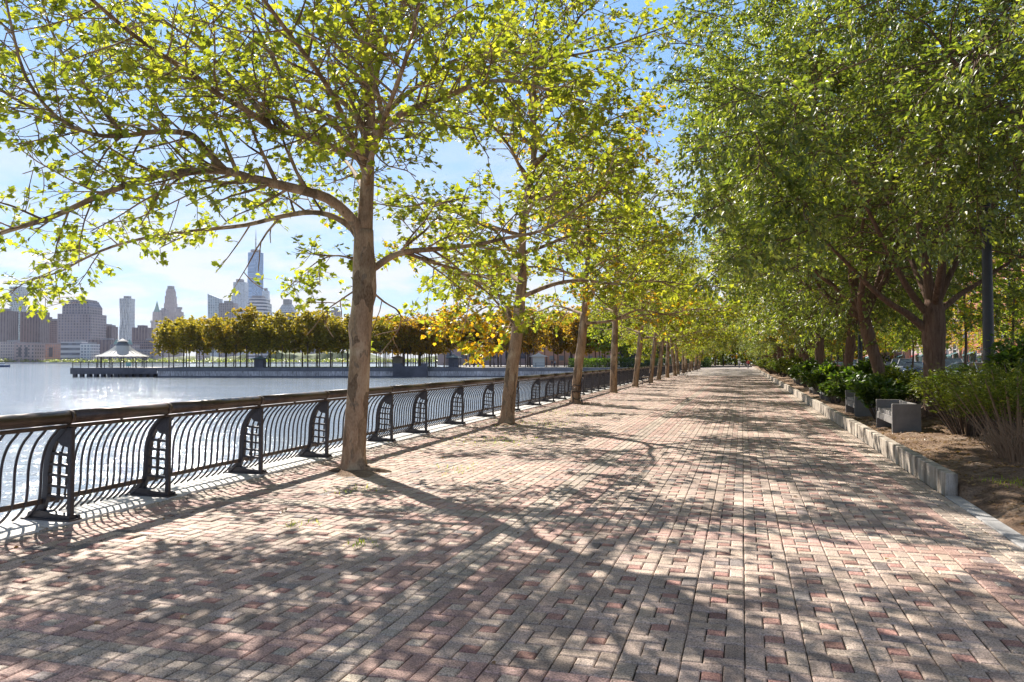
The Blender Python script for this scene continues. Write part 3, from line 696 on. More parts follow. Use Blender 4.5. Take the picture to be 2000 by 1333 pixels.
# ================================================================== PLANE TREES
TR = []
def tree1():
    b = ground(692, 919); Z = b.dot(fw); root = thing('plane_tree', 'nearest plane tree with pale flaking bark and a burl beside the railing', 'tree', b, 0, 'plane trees beside the railing')
    T = Tree(11); T.twig_r = 0.004
    def P(px, py, dz=0.0): return at(px, py, Z + dz) - b
    tm = MB()
    tp = [P(692, 919), P(693, 860), P(699, 760), P(706, 640), P(710, 540), P(712, 450)]
    trunk_mesh(tm, tp, [0.158, 0.158, 0.150, 0.146, 0.150, 0.125], 24, [(1.95, math.pi, 0.055, 0.16), (2.45, 0.3, 0.05, 0.12), (2.75, 0.2, 0.035, 0.2), (0.55, -1.5, 0.02, 0.15), (2.15, -2.2, 0.03, 0.12)], 3, 1.22, 0.3)
    # surface root to the right
    tm.tube([P(705, 915, 0), P(728, 919, -0.1), P(748, 921, -0.15), P(764, 922, -0.2)], [0.07, 0.05, 0.04, 0.015], 8)
    lead = [P(712, 452), P(716, 380), P(719, 320), P(720, 250), P(722, 180), P(722, 100), P(728, 20), P(735, -80), P(740, -190)]
    T.along(lead, 0.115, 0.03, 14, 1.6, 6, 6, 0.42, 0.09, 0.25, 0.05, 0.1, 10)
    limbs = [
        # (points, r0, r1, branches, branch length)
        ([(708, 470), (690, 432, -.1), (640, 388, -.3), (560, 365, -.5), (480, 346, -.7), (440, 334, -.8), (380, 335, -.9), (300, 345, -1.0), (200, 380, -1.2), (100, 425, -1.3), (0, 456, -1.5), (-110, 500, -1.6)], 0.085, 0.022, 30, 1.35),
        ([(440, 334, -.8), (400, 292, -.9), (370, 262, -1), (300, 258, -1.1), (240, 266, -1.3), (180, 262, -1.5), (110, 228, -1.7), (50, 150, -2.0), (20, 40, -2.3)], 0.05, 0.014, 22, 1.25),
        ([(705, 480), (690, 450, .2), (655, 425, .4), (610, 415, .6), (550, 423, .8), (480, 440, .9), (400, 449, 1.0), (300, 462, 1.1), (220, 482, 1.2), (160, 508, 1.2), (120, 530, 1.2), (70, 545, 1.2)], 0.055, 0.01, 24, 1.1),
        ([(716, 345), (700, 308, -.2), (645, 287, -.4), (590, 263, -.6), (540, 254, -.8), (480, 215, -1.1), (420, 180, -1.4), (370, 140, -1.7), (320, 110, -2.0), (250, 60, -2.5), (180, 0, -3.0)], 0.062, 0.02, 28, 1.3),
        ([(718, 330), (690, 290, .2), (640, 235, .5), (570, 195, .7), (500, 186, .9), (440, 178, 1.1), (380, 165, 1.4), (280, 150, 1.6), (190, 130, 1.7)], 0.045, 0.012, 22, 1.3),
        ([(718, 300), (700, 240, .5), (660, 190, 1.0), (600, 160, 1.6), (520, 130, 2.2), (430, 110, 2.8), (330, 90, 3.2)], 0.04, 0.012, 20, 1.3),
        ([(712, 535), (735, 521, .1), (762, 503, .2), (792, 492, .2), (850, 487, .3), (920, 480, .4), (990, 465, .5), (1060, 450, .5), (1120, 412, .5), (1175, 372, .5)], 0.060, 0.012, 24, 1.1),
        ([(790, 493, .2), (850, 515, .6), (900, 530, .9), (950, 570, 1.2), (985, 610, 1.3)], 0.03, 0.01, 4, 0.6),
        ([(722, 300), (745, 258, -.2), (790, 218, -.4), (870, 190, -.6), (930, 165, -.8), (990, 158, -1.0), (1050, 170, -1.1), (1110, 190, -1.2)], 0.06, 0.014, 24, 1.2),
        ([(722, 250), (760, 215, .3), (800, 180, .5), (850, 145, .7), (890, 118, .8), (980, 100, .9), (1080, 112, 1.0), (1180, 95, 1.2), (1280, 60, 1.2)], 0.045, 0.012, 24, 1.2),
        ([(722, 260), (752, 245, -.1), (745, 215, -.2), (728, 150, -.4), (708, 85, -.6), (680, 40, -.8), (650, -20, -1.0), (610, -110, -1.3)], 0.055, 0.015, 18, 1.3),
        ([(725, 200), (742, 120, -.4), (760, 60, -.9), (790, 0, -1.4), (830, -70, -1.9)], 0.035, 0.012, 14, 1.3),
        ([(520, 235, -.9), (470, 170, -.6), (400, 100, -.4), (320, 40, -.3), (230, -20, -.2)], 0.035, 0.01, 16, 1.3),
        ([(240, 266, -1.3), (190, 200, -1.0), (130, 120, -.8), (90, 30, -.7), (70, -60, -.6)], 0.03, 0.01, 16, 1.3),
        ([(110, 228, -1.7), (40, 200, -1.5), (-30, 150, -1.4), (-90, 80, -1.3)], 0.025, 0.01, 14, 1.3),
        ([(590, 263, -.6), (560, 170, -.2), (520, 90, .2), (480, 0, .5), (450, -90, .7)], 0.035, 0.01, 16, 1.3),
        # towards and away from the camera
        ([(716, 360), (722, 320, -.8), (740, 260, -1.7), (770, 180, -2.6), (800, 90, -3.4), (830, -60, -4.2)], 0.05, 0.014, 18, 1.3),
        ([(716, 330), (690, 270, -.8), (640, 170, -1.9), (560, 60, -3.0), (470, -60, -3.8)], 0.05, 0.014, 18, 1.3),
        ([(716, 380), (700, 350, 1.0), (680, 320, 2.2), (660, 300, 3.2), (640, 270, 4.2)], 0.05, 0.014, 16, 1.2),
        ([(718, 300), (740, 270, 1.0), (770, 250, 2.2), (800, 220, 3.4), (840, 190, 4.4)], 0.045, 0.014, 16, 1.2),
        ([(712, 520), (685, 505, .3), (650, 500, .6), (615, 515, .9), (580, 545, 1.0)], 0.02, 0.006, 6, 0.5),
        ([(710, 560), (690, 570, .4), (660, 590, .6), (640, 605, .8), (620, 630, .9)], 0.018, 0.005, 5, 0.45),
        ([(716, 560), (750, 590, .5), (780, 610, .8), (780, 640, 1.0), (765, 665, 1.0)], 0.018, 0.005, 6, 0.5),
    ]
    def bare(p):   # underside of the crown is bare here: no sprays hang below the two lowest limbs
        w_ = p + b; rel = w_ - Vector((0, 0, EYE)); Zc = rel.dot(fw)
        if Zc < 1: return False
        px = CX + F * rel.dot(rt) / Zc; py = HOR - F * rel.z / Zc
        return (450 < px < 530 and 440 < py < 700) or (715 < px < 860 and 630 < py < 800) or (540 < px < 700 and 610 < py < 760)
    T.keep_clear = bare
    for pts, r0, r1, nb, bl in limbs:
        T.along([P(*q) for q in pts], r0, r1, nb, bl, 7, 6.5 if 0 else (7 if pts[-1][1] > 60 and (len(pts[-1]) < 3 or abs(pts[-1][2]) < 3) else 5), 0.38, 0.10, 0.22, 0.02, 0.12, 8)
    print('tree1 leaves', len(T.anch))
    finish_tree(T, root, 'plane_bark', 'plane_leaf', 0.082, plane_leaf_template(), 2, 0.9, 0.25, tm, (0.05, 0, 0, 1))
    return root
tree1()

def plane_variant(seed, name, label, b, color, H=9.5, lean=0.0, first=2.9, nl=7, lsize=0.12, rad=4.2, r0=0.16, extra=None, low=None):
    root = thing(name, label, 'tree', b, 0, 'plane trees beside the railing')
    T = Tree(seed); T.twig_r = 0.0045; r = T.r
    tm = MB(); top = first + 0.4
    tp = [Vector((0, 0, 0)), Vector((lean * 0.3, 0, top * 0.35)), Vector((lean * 0.7, 0.02, top * 0.7)), Vector((lean, 0, top))]
    trunk_mesh(tm, tp, [r0, r0 * 0.93, r0 * 0.88, r0 * 0.72], 18, [(first * 0.6, r.uniform(0, 6), 0.03, 0.15), (first * 0.9, r.uniform(0, 6), 0.03, 0.12)], seed, 1.25, 0.3)
    lead = [Vector((lean, 0, top - 0.02))]
    for k in range(1, 6): lead.append(Vector((lean * (1 + 0.25 * k) + r.gauss(0, .08), r.gauss(0, .08), top + (H - top) * k / 5)))
    T.along(lead, r0 * 0.7, 0.025, 20, 1.6, 7, nl, 0.42, 0.1, 0.2, 0.05, 0.1, 9)
    nlimb = 15
    for k in range(nlimb):
        f = k / (nlimb - 1); z = first + (H - first - 1.2) * f ** 1.1; az = k * 2.4 + r.uniform(-.3, .3)
        R_ = rad * (1.0 - 0.55 * f) * r.uniform(0.8, 1.12); el = 0.25 + 0.65 * f
        i = min(4, int((z - top) / (H - top) * 5)) if z > top else 0
        p0 = Vector((lean * z / top if z < top else lead[i].lerp(lead[i + 1], ((z - top) / (H - top) * 5) % 1).x, 0, z))
        pts = [p0]
        for q in range(1, 6):
            t = q / 5; pts.append(p0 + Vector((math.cos(az) * R_ * t, math.sin(az) * R_ * t, el * R_ * t - 0.35 * R_ * t * t * (0.6 if f < .5 else 0.2))) + T.rv() * 0.12)
        T.along(pts, 0.055 * (1 - 0.4 * f) + 0.01, 0.012, 13, 1.25, 6, nl, 0.40, 0.1, 0.22, 0.02, 0.1, 6)
    if extra:
        for pts, a, c_, nb, bl in extra: T.along([at(*q) - Vector(b) for q in pts], a, c_, nb, bl, 6, nl, 0.4, 0.1, 0.2, 0.02, 0.1, 7)
    if low:
        T2 = Tree(seed + 5); T2.twig_r = .0045
        for pts, a, c_, nb, bl in low: T2.along([at(*q) - Vector(b) for q in pts], a, c_, nb, bl, 6, 10, 0.38, 0.12, 0.15, 0.0, 0.0, 7)
        T2.wood.build('low_branches', M['plane_bark'], root, True)
        o = link('golden_spray', leaves('golden_spray', [tuple(q) for q in T2.anch], lsize, plane_leaf_template(), M['plane_leaf'], 5, .9, .25, [tuple(q) for q in T2.adir]), root); o.color = (.5, 0, 0, 1)
    print(name, seed, 'leaves', len(T.anch))
    return finish_tree(T, root, 'plane_bark', 'plane_leaf', lsize, plane_leaf_template(), seed, 0.9, 0.25, tm, color)
b2 = ground(990, 828); Z2 = b2.dot(fw)
ex2 = [([(1003, 640, Z2), (988, 596, Z2), (960, 566, Z2 + .2), (920, 545, Z2 + .3), (880, 525, Z2 + .5), (835, 505, Z2 + .6), (790, 500, Z2 + .6)], 0.05, 0.012, 12, 1.2),
       ([(1024, 350, Z2), (1060, 310, Z2), (1105, 270, Z2), (1160, 215, Z2 - .3), (1195, 170, Z2 - .4), (1230, 120, Z2 - .5)], 0.05, 0.012, 12, 1.4)]
t2 = plane_variant(21, 'plane_tree', 'second plane tree along the railing with a low limb toward the river', b2, (0.22, 0, 0, 1), 10.0, 0.38, 3.0, 9, 0.098, 4.6, 0.165, ex2, [([(1003, 640, Z2), (985, 605, Z2 + .5), (950, 600, Z2 + .9), (915, 620, Z2 + 1), (880, 640, Z2 + 1.1)], 0.03, 0.008, 13, 0.8), ([(1003, 640, Z2), (985, 640, Z2 + .5), (965, 660, Z2 + .9), (940, 680, Z2 + 1)], 0.02, 0.006, 7, 0.6)])
b3 = ground(1123, 789)
t3 = plane_variant(35, 'plane_tree', 'third plane tree along the railing with an iron bench at its foot', b3, (0.30, 0, 0, 1), 9.5, 0.35, 2.8, 9, 0.105, 4.3, 0.17)
b4 = ground(1198, 768)
t4 = plane_variant(52, 'plane_tree', 'fourth plane tree along the railing with a straight dark trunk', b4, (0.15, 0, 0, 1), 10.0, 0.1, 3.4, 9, 0.105, 4.3, 0.165)
ords = ['fifth', 'sixth', 'seventh', 'eighth', 'ninth', 'tenth', 'eleventh', 'twelfth', 'thirteenth', 'fourteenth', 'fifteenth', 'sixteenth', 'seventeenth', 'eighteenth']
b5 = ground(1243, 756); rr = random.Random(3)
for k, od in enumerate(ords):
    src = (t4, t3, t2)[k % 3] if k else t3
    y = b5.y + 8.1 * k; x = b5.x - 0.018 * 8.1 * k + rr.uniform(-.12, .12)
    au = [0.05, 0.35, 0.2, 0.12, 0.5, 0.3, 0.55, 0.15, 0.6, 0.4, 0.2, 0.5, 0.3, 0.4][k]
    dup(src, (x, y, 0), rr.uniform(-0.5, 0.5) if k < 3 else rr.uniform(0, 6.28), rr.uniform(0.95, 1.08), od + ' plane tree along the railing counted from the nearest', color=(au * .6, 0, 0, 1))

# ================================================================== ELMS ON THE RIGHT
def elm(seed, label, b, limbs, fork=2.4, r0=0.25, cr=(5.6, 5.6, 5.8), cz=7.6, nfill=300, lean=(0, 0), zmin=2.6, lpt=15, lsize=0.115, color=(0.03, 0, 0, 1), trunk_pts=None, hang=()):
    root = thing('elm_tree', label, 'tree', b, 0, 'broad dark elms in the planting bed'); T = Tree(seed); T.twig_r = 0.005; r = T.r
    tm = MB(); tp = trunk_pts or [Vector((0, 0, -0.1)), Vector((lean[0] * .3, lean[1] * .3, fork * .4)), Vector((lean[0] * .7, lean[1] * .7, fork * .75)), Vector((lean[0], lean[1], fork + 0.25))]
    trunk_mesh(tm, tp, [r0 * 1.02, r0 * .95, r0 * .95, r0 * 1.02, r0 * 0.7], 20, [(fork * 0.8, r.uniform(0, 6), 0.04, 0.1)], seed, 1.3, 0.4)
    spine = []
    for pts, a, c_ in limbs:
        pts = catmull(pts, 3); T.tube(pts, a, c_, 9); spine += pts[2:]
    # crown: twiggy branches through the volume, each tied back to the nearest limb
    c0 = Vector((tp[-1].x, tp[-1].y, cz)); blobs = []
    for k in range(16): # light/dark clumps: lobes on the surface
        v = T.rv(); blobs.append((v, r.uniform(0.82, 1.12)))
    for k in range(nfill):
        v = T.rv(); rad = r.random() ** 0.42; lobe = 0.86
        for bv, bs in blobs:
            d = v.dot(bv)
            if d > 0.86: lobe = max(lobe, bs)
        p = c0 + Vector((v.x * cr[0], v.y * cr[1], v.z * cr[2])) * rad * lobe
        if p.z < zmin + 0.6 * math.sin(p.x * 1.3 + seed) + 0.3: p.z = zmin + r.uniform(0, 1.2)
        nr = min(spine, key=lambda q: (q - p).length_squared)
        mid = nr.lerp(p, 0.5) + Vector((0, 0, 0.15)) + T.rv() * 0.1
        if (nr - p).length < 1.6: T.wood.tube([nr, mid, p], [0.018, 0.013, 0.009], 4, cap=False)
        T.branch(p, (p - nr).normalized() * 0.7 + Vector((v.x, v.y, -0.15)), r.uniform(0.8, 1.3), 0.010, 6, lpt, 0.5, 0.16, -0.02, 3, False)
    for p in hang:
        p = p - Vector(b); T.branch(p, Vector((T.r.gauss(-.4, .5), T.r.gauss(-.6, .5), -.35)), 1.2, 0.010, 8, lpt, 0.5, 0.18, -0.02, 3, False)
    print('elm', seed, len(T.anch))
    return finish_tree(T, root, 'elm_bark', 'elm_leaf', lsize, lance_template(0.24), seed, 1.3, 0.4, tm, color, 'branches', 0.3)
ZR = 17.0
bR = atz(1825, ZR, 0.15)
def PR(px, py, dz=0): return at(px, py, ZR + dz) - bR
limR = [([PR(1812, 648), PR(1795, 632), PR(1770, 612, -.2), (PR(1740, 594, -.4)), PR(1705, 566, -.7), PR(1660, 520, -1.0), PR(1610, 470, -1.3)], .11, .03),
        ([PR(1820, 618), PR(1800, 600), PR(1775, 566, -.2), PR(1752, 525, -.4), PR(1730, 480, -.6), PR(1690, 400, -1), PR(1640, 300, -1.4), PR(1570, 190, -1.8)], .10, .02),
        ([PR(1828, 615), PR(1848, 597), PR(1880, 572, .3), PR(1920, 548, .5), PR(1960, 520, .7), PR(2020, 490, .9), PR(2120, 430, 1.2)], .085, .02),
        ([PR(1822, 600), PR(1812, 540), PR(1802, 480), PR(1790, 400, .3), PR(1770, 300, .5), PR(1740, 180, .8), PR(1720, 60, 1)], .13, .02),
        ([PR(1824, 600), PR(1838, 540), PR(1846, 470), PR(1858, 400), PR(1862, 320), PR(1880, 200), PR(1880, 80)], .12, .02),
        ([PR(1828, 600), PR(1852, 545), PR(1880, 490, .3), PR(1925, 420, .6), PR(1990, 330, 1), PR(2080, 220, 1.4)], .09, .02),
        ([PR(1820, 600), PR(1795, 545, .8), PR(1760, 460, 1.8), PR(1730, 380, 2.8), PR(1700, 280, 3.8)], .09, .02),
        ([PR(1826, 600), PR(1835, 540, -.8), PR(1850, 440, -2.0), PR(1870, 300, -3.2), PR(1900, 150, -4.0)], .09, .02)]
hr = random.Random(44)
e1 = elm(101, 'thick-trunked elm behind the nearest concrete bench with a low forked trunk', bR, limR, 2.45, 0.235, (5.7, 5.2, 5.6), 7.8, 860, (0, 0), 3.1, 24, 0.11, hang=[at(1440 + 190 * hr.random(), 190 + 300 * hr.random(), 11.6 + 2.5 * hr.random()) for q in range(34)])
def gen_limbs(seed, fork, n=8, R_=5, H=9, lean=(0, 0)):
    r = random.Random(seed); out = []
    for k in range(n):
        az = k * 2.4 + r.uniform(-.3, .3); rr_ = R_ * (0.35 + 0.6 * ((k * 7) % n) / n); p0 = Vector((lean[0], lean[1], fork + r.uniform(-.1, .3)))
        pts = [p0]
        for q in range(1, 6):
            t = q / 5; hh = (H - fork) * (1 - 0.55 * rr_ / R_); pts.append(p0 + Vector((math.cos(az) * rr_ * t ** 0.9, math.sin(az) * rr_ * t ** 0.9, hh * t)) + Vector((r.gauss(0, .1), r.gauss(0, .1), r.gauss(0, .1))))
        out.append((pts, 0.10 if k > 3 else 0.13, .02))
    return out
e2 = elm(202, 'leaning elm just beyond the nearest thick-trunked elm', atz(1729, 23.4, 0.15), gen_limbs(7, 2.6, 8, 4.6, 9, (-0.6, 0)), 2.6, 0.19, (4.9, 4.9, 5.3), 7.6, 620, (-0.6, 0), 2.8, 24, 0.125)
e3 = elm(303, 'elm overhanging the near right corner, its trunk out of view', Vector((6.1, 11.6, 0.1)), gen_limbs(9, 2.8, 8, 4.4, 9), 2.8, 0.2, (4.6, 4.6, 5.2), 7.6, 500, (0, 0), 2.9, 26, 0.09, hang=[at(1830 + 200 * hr.random(), 140 + 210 * hr.random(), 11 + 2.2 * hr.random()) for q in range(40)])
eo = ['third', 'fourth', 'fifth', 'sixth', 'seventh', 'eighth', 'ninth', 'tenth', 'eleventh', 'twelfth', 'thirteenth', 'fourteenth', 'fifteenth', 'sixteenth']
ey = [33.5, 42.5, 50, 57, 64, 71, 79, 88, 97, 107, 118, 130, 143, 158]
for k, od in enumerate(eo):
    dup((e2, e1)[k % 2], (3.9 + rr.uniform(-.3, .3), ey[k], 0.12), rr.uniform(0, 6.28) if k % 2 == 0 else rr.uniform(-1, 1), rr.uniform(0.9, 1.02), od + ' elm in the planting bed counted from the nearest bench', color=(0.05 + 0.25 * rr.random() ** 2, 0, 0, 1))

# ================================================================== STREET TREES (small, pale)
def small_tree(seed, name, label, cat, b, H, rad, z0, nb, mat, lsize, color, bark='twig_bark', group=None, lpt=9, tr=0.07, tm_=None, tn=6, up=0.25, tl=0.45):
    root = thing(name, label, cat, b, 0, group); T = Tree(seed); T.twig_r = 0.006; r = T.r
    tm = MB(); trunk_mesh(tm, [Vector((0, 0, -0.1)), Vector((0.03, 0, z0 * .5)), Vector((0, 0.03, z0)), Vector((r.gauss(0, .1), r.gauss(0, .1), H * 0.85))], [tr, tr * .9, tr * .8, tr * .25], 9, [], seed, 1.2, 0.3)
    for k in range(nb):
        z = z0 + (H - z0) * (k + r.random()) / nb * 0.93; f = (z - z0) / (H - z0)
        Rr = rad * (math.sin(math.pi * (0.15 + 0.8 * (1 - f) if f > .45 else 0.2 + 0.75 * f / .9 + .1)) * 0.9 + 0.15) * r.uniform(.75, 1.15); az = k * 2.4 + r.uniform(-.4, .4)
        d = Vector((math.cos(az), math.sin(az), up + 0.5 * f)); T.branch(Vector((0, 0, z)), d, Rr * 1.05, tr * .28, tn, lpt, tl, 0.16, 0.01, 3, True)
    return finish_tree(T, root, bark, mat, lsize, tm_ or quad_template(), seed, 1.2, 0.3, tm, color, 'branches', 0.35)
s1 = small_tree(301, 'street_tree', 'slim yellow-green street tree between the bed and the parked cars, first from the right', 'tree', (12.8, 27, 0), 6.5, 2.3, 2.2, 40, 'street_leaf', 0.17, (0.10, 0, 0, 1), group='street trees by the car park', lpt=9)
s2 = small_tree(302, 'street_tree', 'thin street tree with sparse leaves behind the lamp post', 'tree', (11.6, 34, 0), 8, 2.6, 2.4, 46, 'street_leaf', 0.18, (0.05, 0, 0, 1), group='street trees by the car park', lpt=9)
q = 0
sl = ['third', 'fourth', 'fifth', 'sixth', 'seventh', 'eighth', 'ninth', 'tenth', 'eleventh', 'twelfth', 'thirteenth', 'fourteenth', 'fifteenth', 'sixteenth']
for k in range(14):
    y = 42 + k * 8.5
    dup((s1, s2)[k % 2], (12.4 + rr.uniform(-.6, .6), y, 0), rr.uniform(0, 6), rr.uniform(.85, 1.25), sl[k] + ' pale street tree from the right on the near side of the car park', color=(rr.uniform(0, .6), 0, 0, 1))
for k in range(14):
    y = 44 + k * 10.5
    dup((s2, s1)[k % 2], (30.5 + rr.uniform(-.6, .6), y, 0), rr.uniform(0, 6), rr.uniform(1.1, 1.6), (['first', 'second'] + sl)[k] + ' street tree in front of the brick blocks across the street', color=(rr.uniform(0, .6), 0, 0, 1))

# ================================================================== SHRUBS
def shrub(seed, name, label, b, rx, ry, h, mat, n, lsize, tmpl, color=(0, 0, 0, 1), twigs=20, stemcol='twig_bark', lo=0.12, group='shrubs in the planting bed'):
    root = thing(name, label, 'shrub', b, 0, group); T = Tree(seed); T.twig_r = 0.005; r = T.r
    tips = []
    for k in range(twigs):
        az = r.uniform(0, 6.28); rad = r.random() ** .5
        tip = Vector((math.cos(az) * rx * rad, math.sin(az) * ry * rad, h * (0.55 + 0.45 * math.sqrt(max(0, 1 - rad * rad * .8))) * r.uniform(.8, 1.08)))
        pts = [Vector((tip.x * .15, tip.y * .15, -0.1)), Vector((tip.x * .6, tip.y * .6, tip.z * .5)), tip]
        T.wood.tube(catmull(pts, 3), [0.012] * 3 + [0.009] * 3 + [0.005], 4, cap=False); tips.append(tip)
    for k in range(n):
        tip = r.choice(tips); f = 0.35 + 0.65 * r.random() ** .55
        p = Vector((tip.x * f, tip.y * f, tip.z * (lo + (1 - lo) * f))) + T.rv() * 0.15 * h * r.random()
        if p.z < 0.02: p.z = 0.04
        T.anch.append(p); T.adir.append(Vector((p.x, p.y, 0.2)).normalized())
    T.wood.build('stems', M[stemcol], root, True)
    me = leaves('foliage', [tuple(a) for a in T.anch], lsize, tmpl, M[mat], seed, 1.0, 0.1, [tuple(a) for a in T.adir]); o = link('foliage', me, root); o.color = color
    return root
def twig_clump(name, label, b, n, h, seed):
    root = thing(name, label, 'shrub', b, 0, 'shrubs in the planting bed'); r = random.Random(seed); m = MB()
    for k in range(n):
        az = r.uniform(0, 6.28); d = Vector((math.cos(az), math.sin(az), 0)); l = h * r.uniform(.5, 1); o = d * r.uniform(0, .35)
        pts = [o, o + d * l * .12 + Vector((0, 0, l * .4)), o + d * l * .3 + Vector((r.gauss(0, .05), r.gauss(0, .05), l * .75)), o + d * l * .45 + Vector((r.gauss(0, .07), r.gauss(0, .07), l * r.uniform(.95, 1.15)))]
        m.tube(catmull(pts, 2), [0.0045] * 2 + [.0035] * 2 + [.0025] * 2 + [.0015], 3, cap=False)
    m.build('twigs', M['dry_twig'], root); return root
big = lance_template(0.3); ced = lance_template(0.13)
shrub(401, 'cedar_shrub', 'yellow-green feathery cedar shrub nearest the right edge', (4.15, 13.3, 0.2), 1.15, 1.0, 1.25, 'cedar_leaf', 9000, 0.075, ced, (0.12, 0, 0, 1), 60)
shrub(402, 'cedar_shrub', 'dark feathery cedar shrub right of the nearest concrete bench', (3.65, 14.7, 0.2), 0.9, 1.0, 1.15, 'cedar_leaf', 8000, 0.075, ced, (0.06, 0, 0, 1), 50)
shrub(403, 'vine_shrub', 'upright leafy shrub climbing round the lamp post foot', (4.75, 15.2, 0.2), 0.55, 0.55, 1.75, 'shrub_leaf', 4200, 0.095, quad_template(), (0.1, 0, 0, 1), 30)
shrub(407, 'vine_shrub', 'upright leafy shrub between the lamp post and the right edge', (5.3, 14.2, 0.2), 0.5, 0.5, 1.75, 'shrub_leaf', 3000, 0.09, quad_template(), (0.05, 0, 0, 1), 24)
shrub(404, 'cedar_shrub', 'sparse cedar shrub with bare brown stems over the soil at the right edge', (3.6, 12.1, 0.15), 0.8, 0.8, 1.2, 'cedar_leaf', 5200, 0.07, ced, (0.2, 0, 0, 1), 46, 'dry_twig', 0.5)
twig_clump('dry_shrub', 'dry leafless brown twig clump at the right edge', (3.5, 11.6, 0.12), 260, 0.62, 5)
gs = shrub(405, 'broadleaf_shrub', 'glossy big-leaved shrub between the first two concrete benches', (2.95, 18.9, 0.2), 0.55, 0.75, 0.85, 'shrub_leaf', 2300, 0.13, big, (0, 0, 0, 1), 30)
ys_ = shrub(406, 'mixed_shrub', 'yellow-green shrub behind the second concrete bench', (3.9, 21.2, 0.2), 1.0, 1.3, 1.0, 'cedar_leaf', 5200, 0.09, big, (0.1, 0, 0, 1), 40)
shr = [(gs, 4.3, 16.9, 1.25, 'dark glossy shrub behind the nearest concrete bench'), (ys_, 5.2, 18.2, 1.1, 'yellowish shrub at the foot of the thick-trunked elm'),
       (gs, 3.1, 24.3, 1.15, 'big-leaved shrub before the third concrete bench'), (ys_, 4.6, 25.5, 1.0, 'pale shrub under the leaning elm'), (gs, 3.0, 30.6, 1.3, 'bright glossy shrub beside the third concrete bench'),
       (gs, 4.3, 29.5, 1.5, 'tall glossy shrub behind the third concrete bench'), (gs, 2.95, 22.8, 1.0, 'dark glossy shrub just past the second concrete bench'), (gs, 2.85, 26.6, .8, 'small glossy shrub hugging the third concrete bench'), (ys_, 3.2, 33.8, 0.9, 'low yellowish shrub beside the fourth concrete bench'), (gs, 3.3, 38.5, 1.5, 'tall dark shrub beyond the fourth concrete bench')]
for s_, x, y, k, lb in shr: dup(s_, (x, y, 0.15), rr.uniform(0, 6), k, lb)
so = ['first', 'second', 'third', 'fourth', 'fifth', 'sixth', 'seventh', 'eighth', 'ninth', 'tenth', 'eleventh', 'twelfth', 'thirteenth', 'fourteenth', 'fifteenth', 'sixteenth', 'seventeenth', 'eighteenth', 'nineteenth', 'twentieth']
for k in range(20):
    y = 42 + k * 3.6 + k * k * .12
    dup((gs, ys_)[k % 2], (3.3 + rr.uniform(-.3, .6), y, 0.15), rr.uniform(0, 6), rr.uniform(1.1, 1.6), so[k] + ' shrub along the kerb beyond the tall dark shrub')
ob = ['nearest', 'second', 'third', 'fourth', 'fifth', 'sixth', 'seventh', 'eighth', 'ninth', 'tenth']
for k in range(10):
    y = 14 + k * 5.0
    dup((ys_, gs)[k % 2], (6.9 + rr.uniform(-.5, .8), y, 0.1), rr.uniform(0, 6), rr.uniform(.5, .75), ob[k] + ' shrub along the back of the bed beside the car park')

# ================================================================== LITTER (fallen leaves, chips) and weeds
def litter():
    rs = _R(77); n = 900
    x = rs.uniform(-5.6, 2.1, n); y = 3 + rs.rand(n) ** 1.6 * 32; 
    k = 4500; x2 = rs.uniform(2.35, 5, k); y2 = rs.uniform(6.5, 20, k)
    P = [(a, b, 0.012) for a, b in zip(x, y) if rs.rand() < 0.10 + 0.4 * (a < -4.2)] + [(a, b, soil_z(a, b) + 0.015) for a, b in zip(x2, y2)]
    me = leaves('fallen_leaves', P, 0.036, plane_leaf_template(), M['dry_leaf'], 9, 0.25, 0.0); o = link('fallen_leaves', me); o.color = (0.06, 0, 0, 1)
    tag(o, 'scattered dry leaves lying on the pavers and bare soil', 'leaves', kind='stuff')
litter()
def pits():
    m = MB(); r = random.Random(31); B = [ground(692, 921), b2, b3, b4] + [Vector((b5.x - 0.018 * 8.1 * k, b5.y + 8.1 * k, 0)) for k in range(5)]
    for b in B:
        n = 26; ring = []
        for k in range(n):
            a = 2 * math.pi * k / n; q = 0.42 + 0.16 * math.sin(2 * a + b.y) + r.uniform(-.06, .06); ring.append((b.x + math.cos(a) * q * 1.0, b.y + math.sin(a) * q * 1.2))
        V = [(b.x, b.y, 0.03)] + [(b.x + (x - b.x) * .55, b.y + (y - b.y) * .55, 0.022 + r.uniform(-.006, .008)) for x, y in ring] + [(x, y, -0.004) for x, y in ring]
        F_ = [(0, 1 + k, 1 + (k + 1) % n) for k in range(n)] + [(1 + k, 1 + n + k, 1 + n + (k + 1) % n, 1 + (k + 1) % n) for k in range(n)]
        m.add(V, F_)
    tag(m.build('tree_pit_soil', M['soil'], None, True), kind='structure')
pits()
def grass_tufts():
    rs = _R(8); P = []
    for (cx, cy, n, s) in ((-4.3, 8.0, 40, .12), (-3.7, 9.9, 60, .2), (-4.4, 13.6, 260, .5), (-4.7, 17.6, 200, .5), (-4.9, 21.5, 160, .6), (2.75, 9.6, 90, .15), (-3.0, 5.7, 30, .06), (-3.9, 6.2, 30, .08)):
        P += [(cx + rs.normal(0, s), cy + rs.normal(0, s * 1.3), (0.0 if cx < 2 else soil_z(cx, cy))) for _ in range(n)]
    V, T = lance_template(0.09); me = leaves('weeds', P, 0.045, (V[:, [0, 2, 1]] * [1, 1, 1], T), M['street_leaf'], 3, 0.4, -0.4); o = link('weeds', me); o.color = (0.05, 0, 0, 1)
    tag(o, 'thin weeds and moss growing between the pavers and by the kerb', 'weeds', kind='stuff')
grass_tufts()
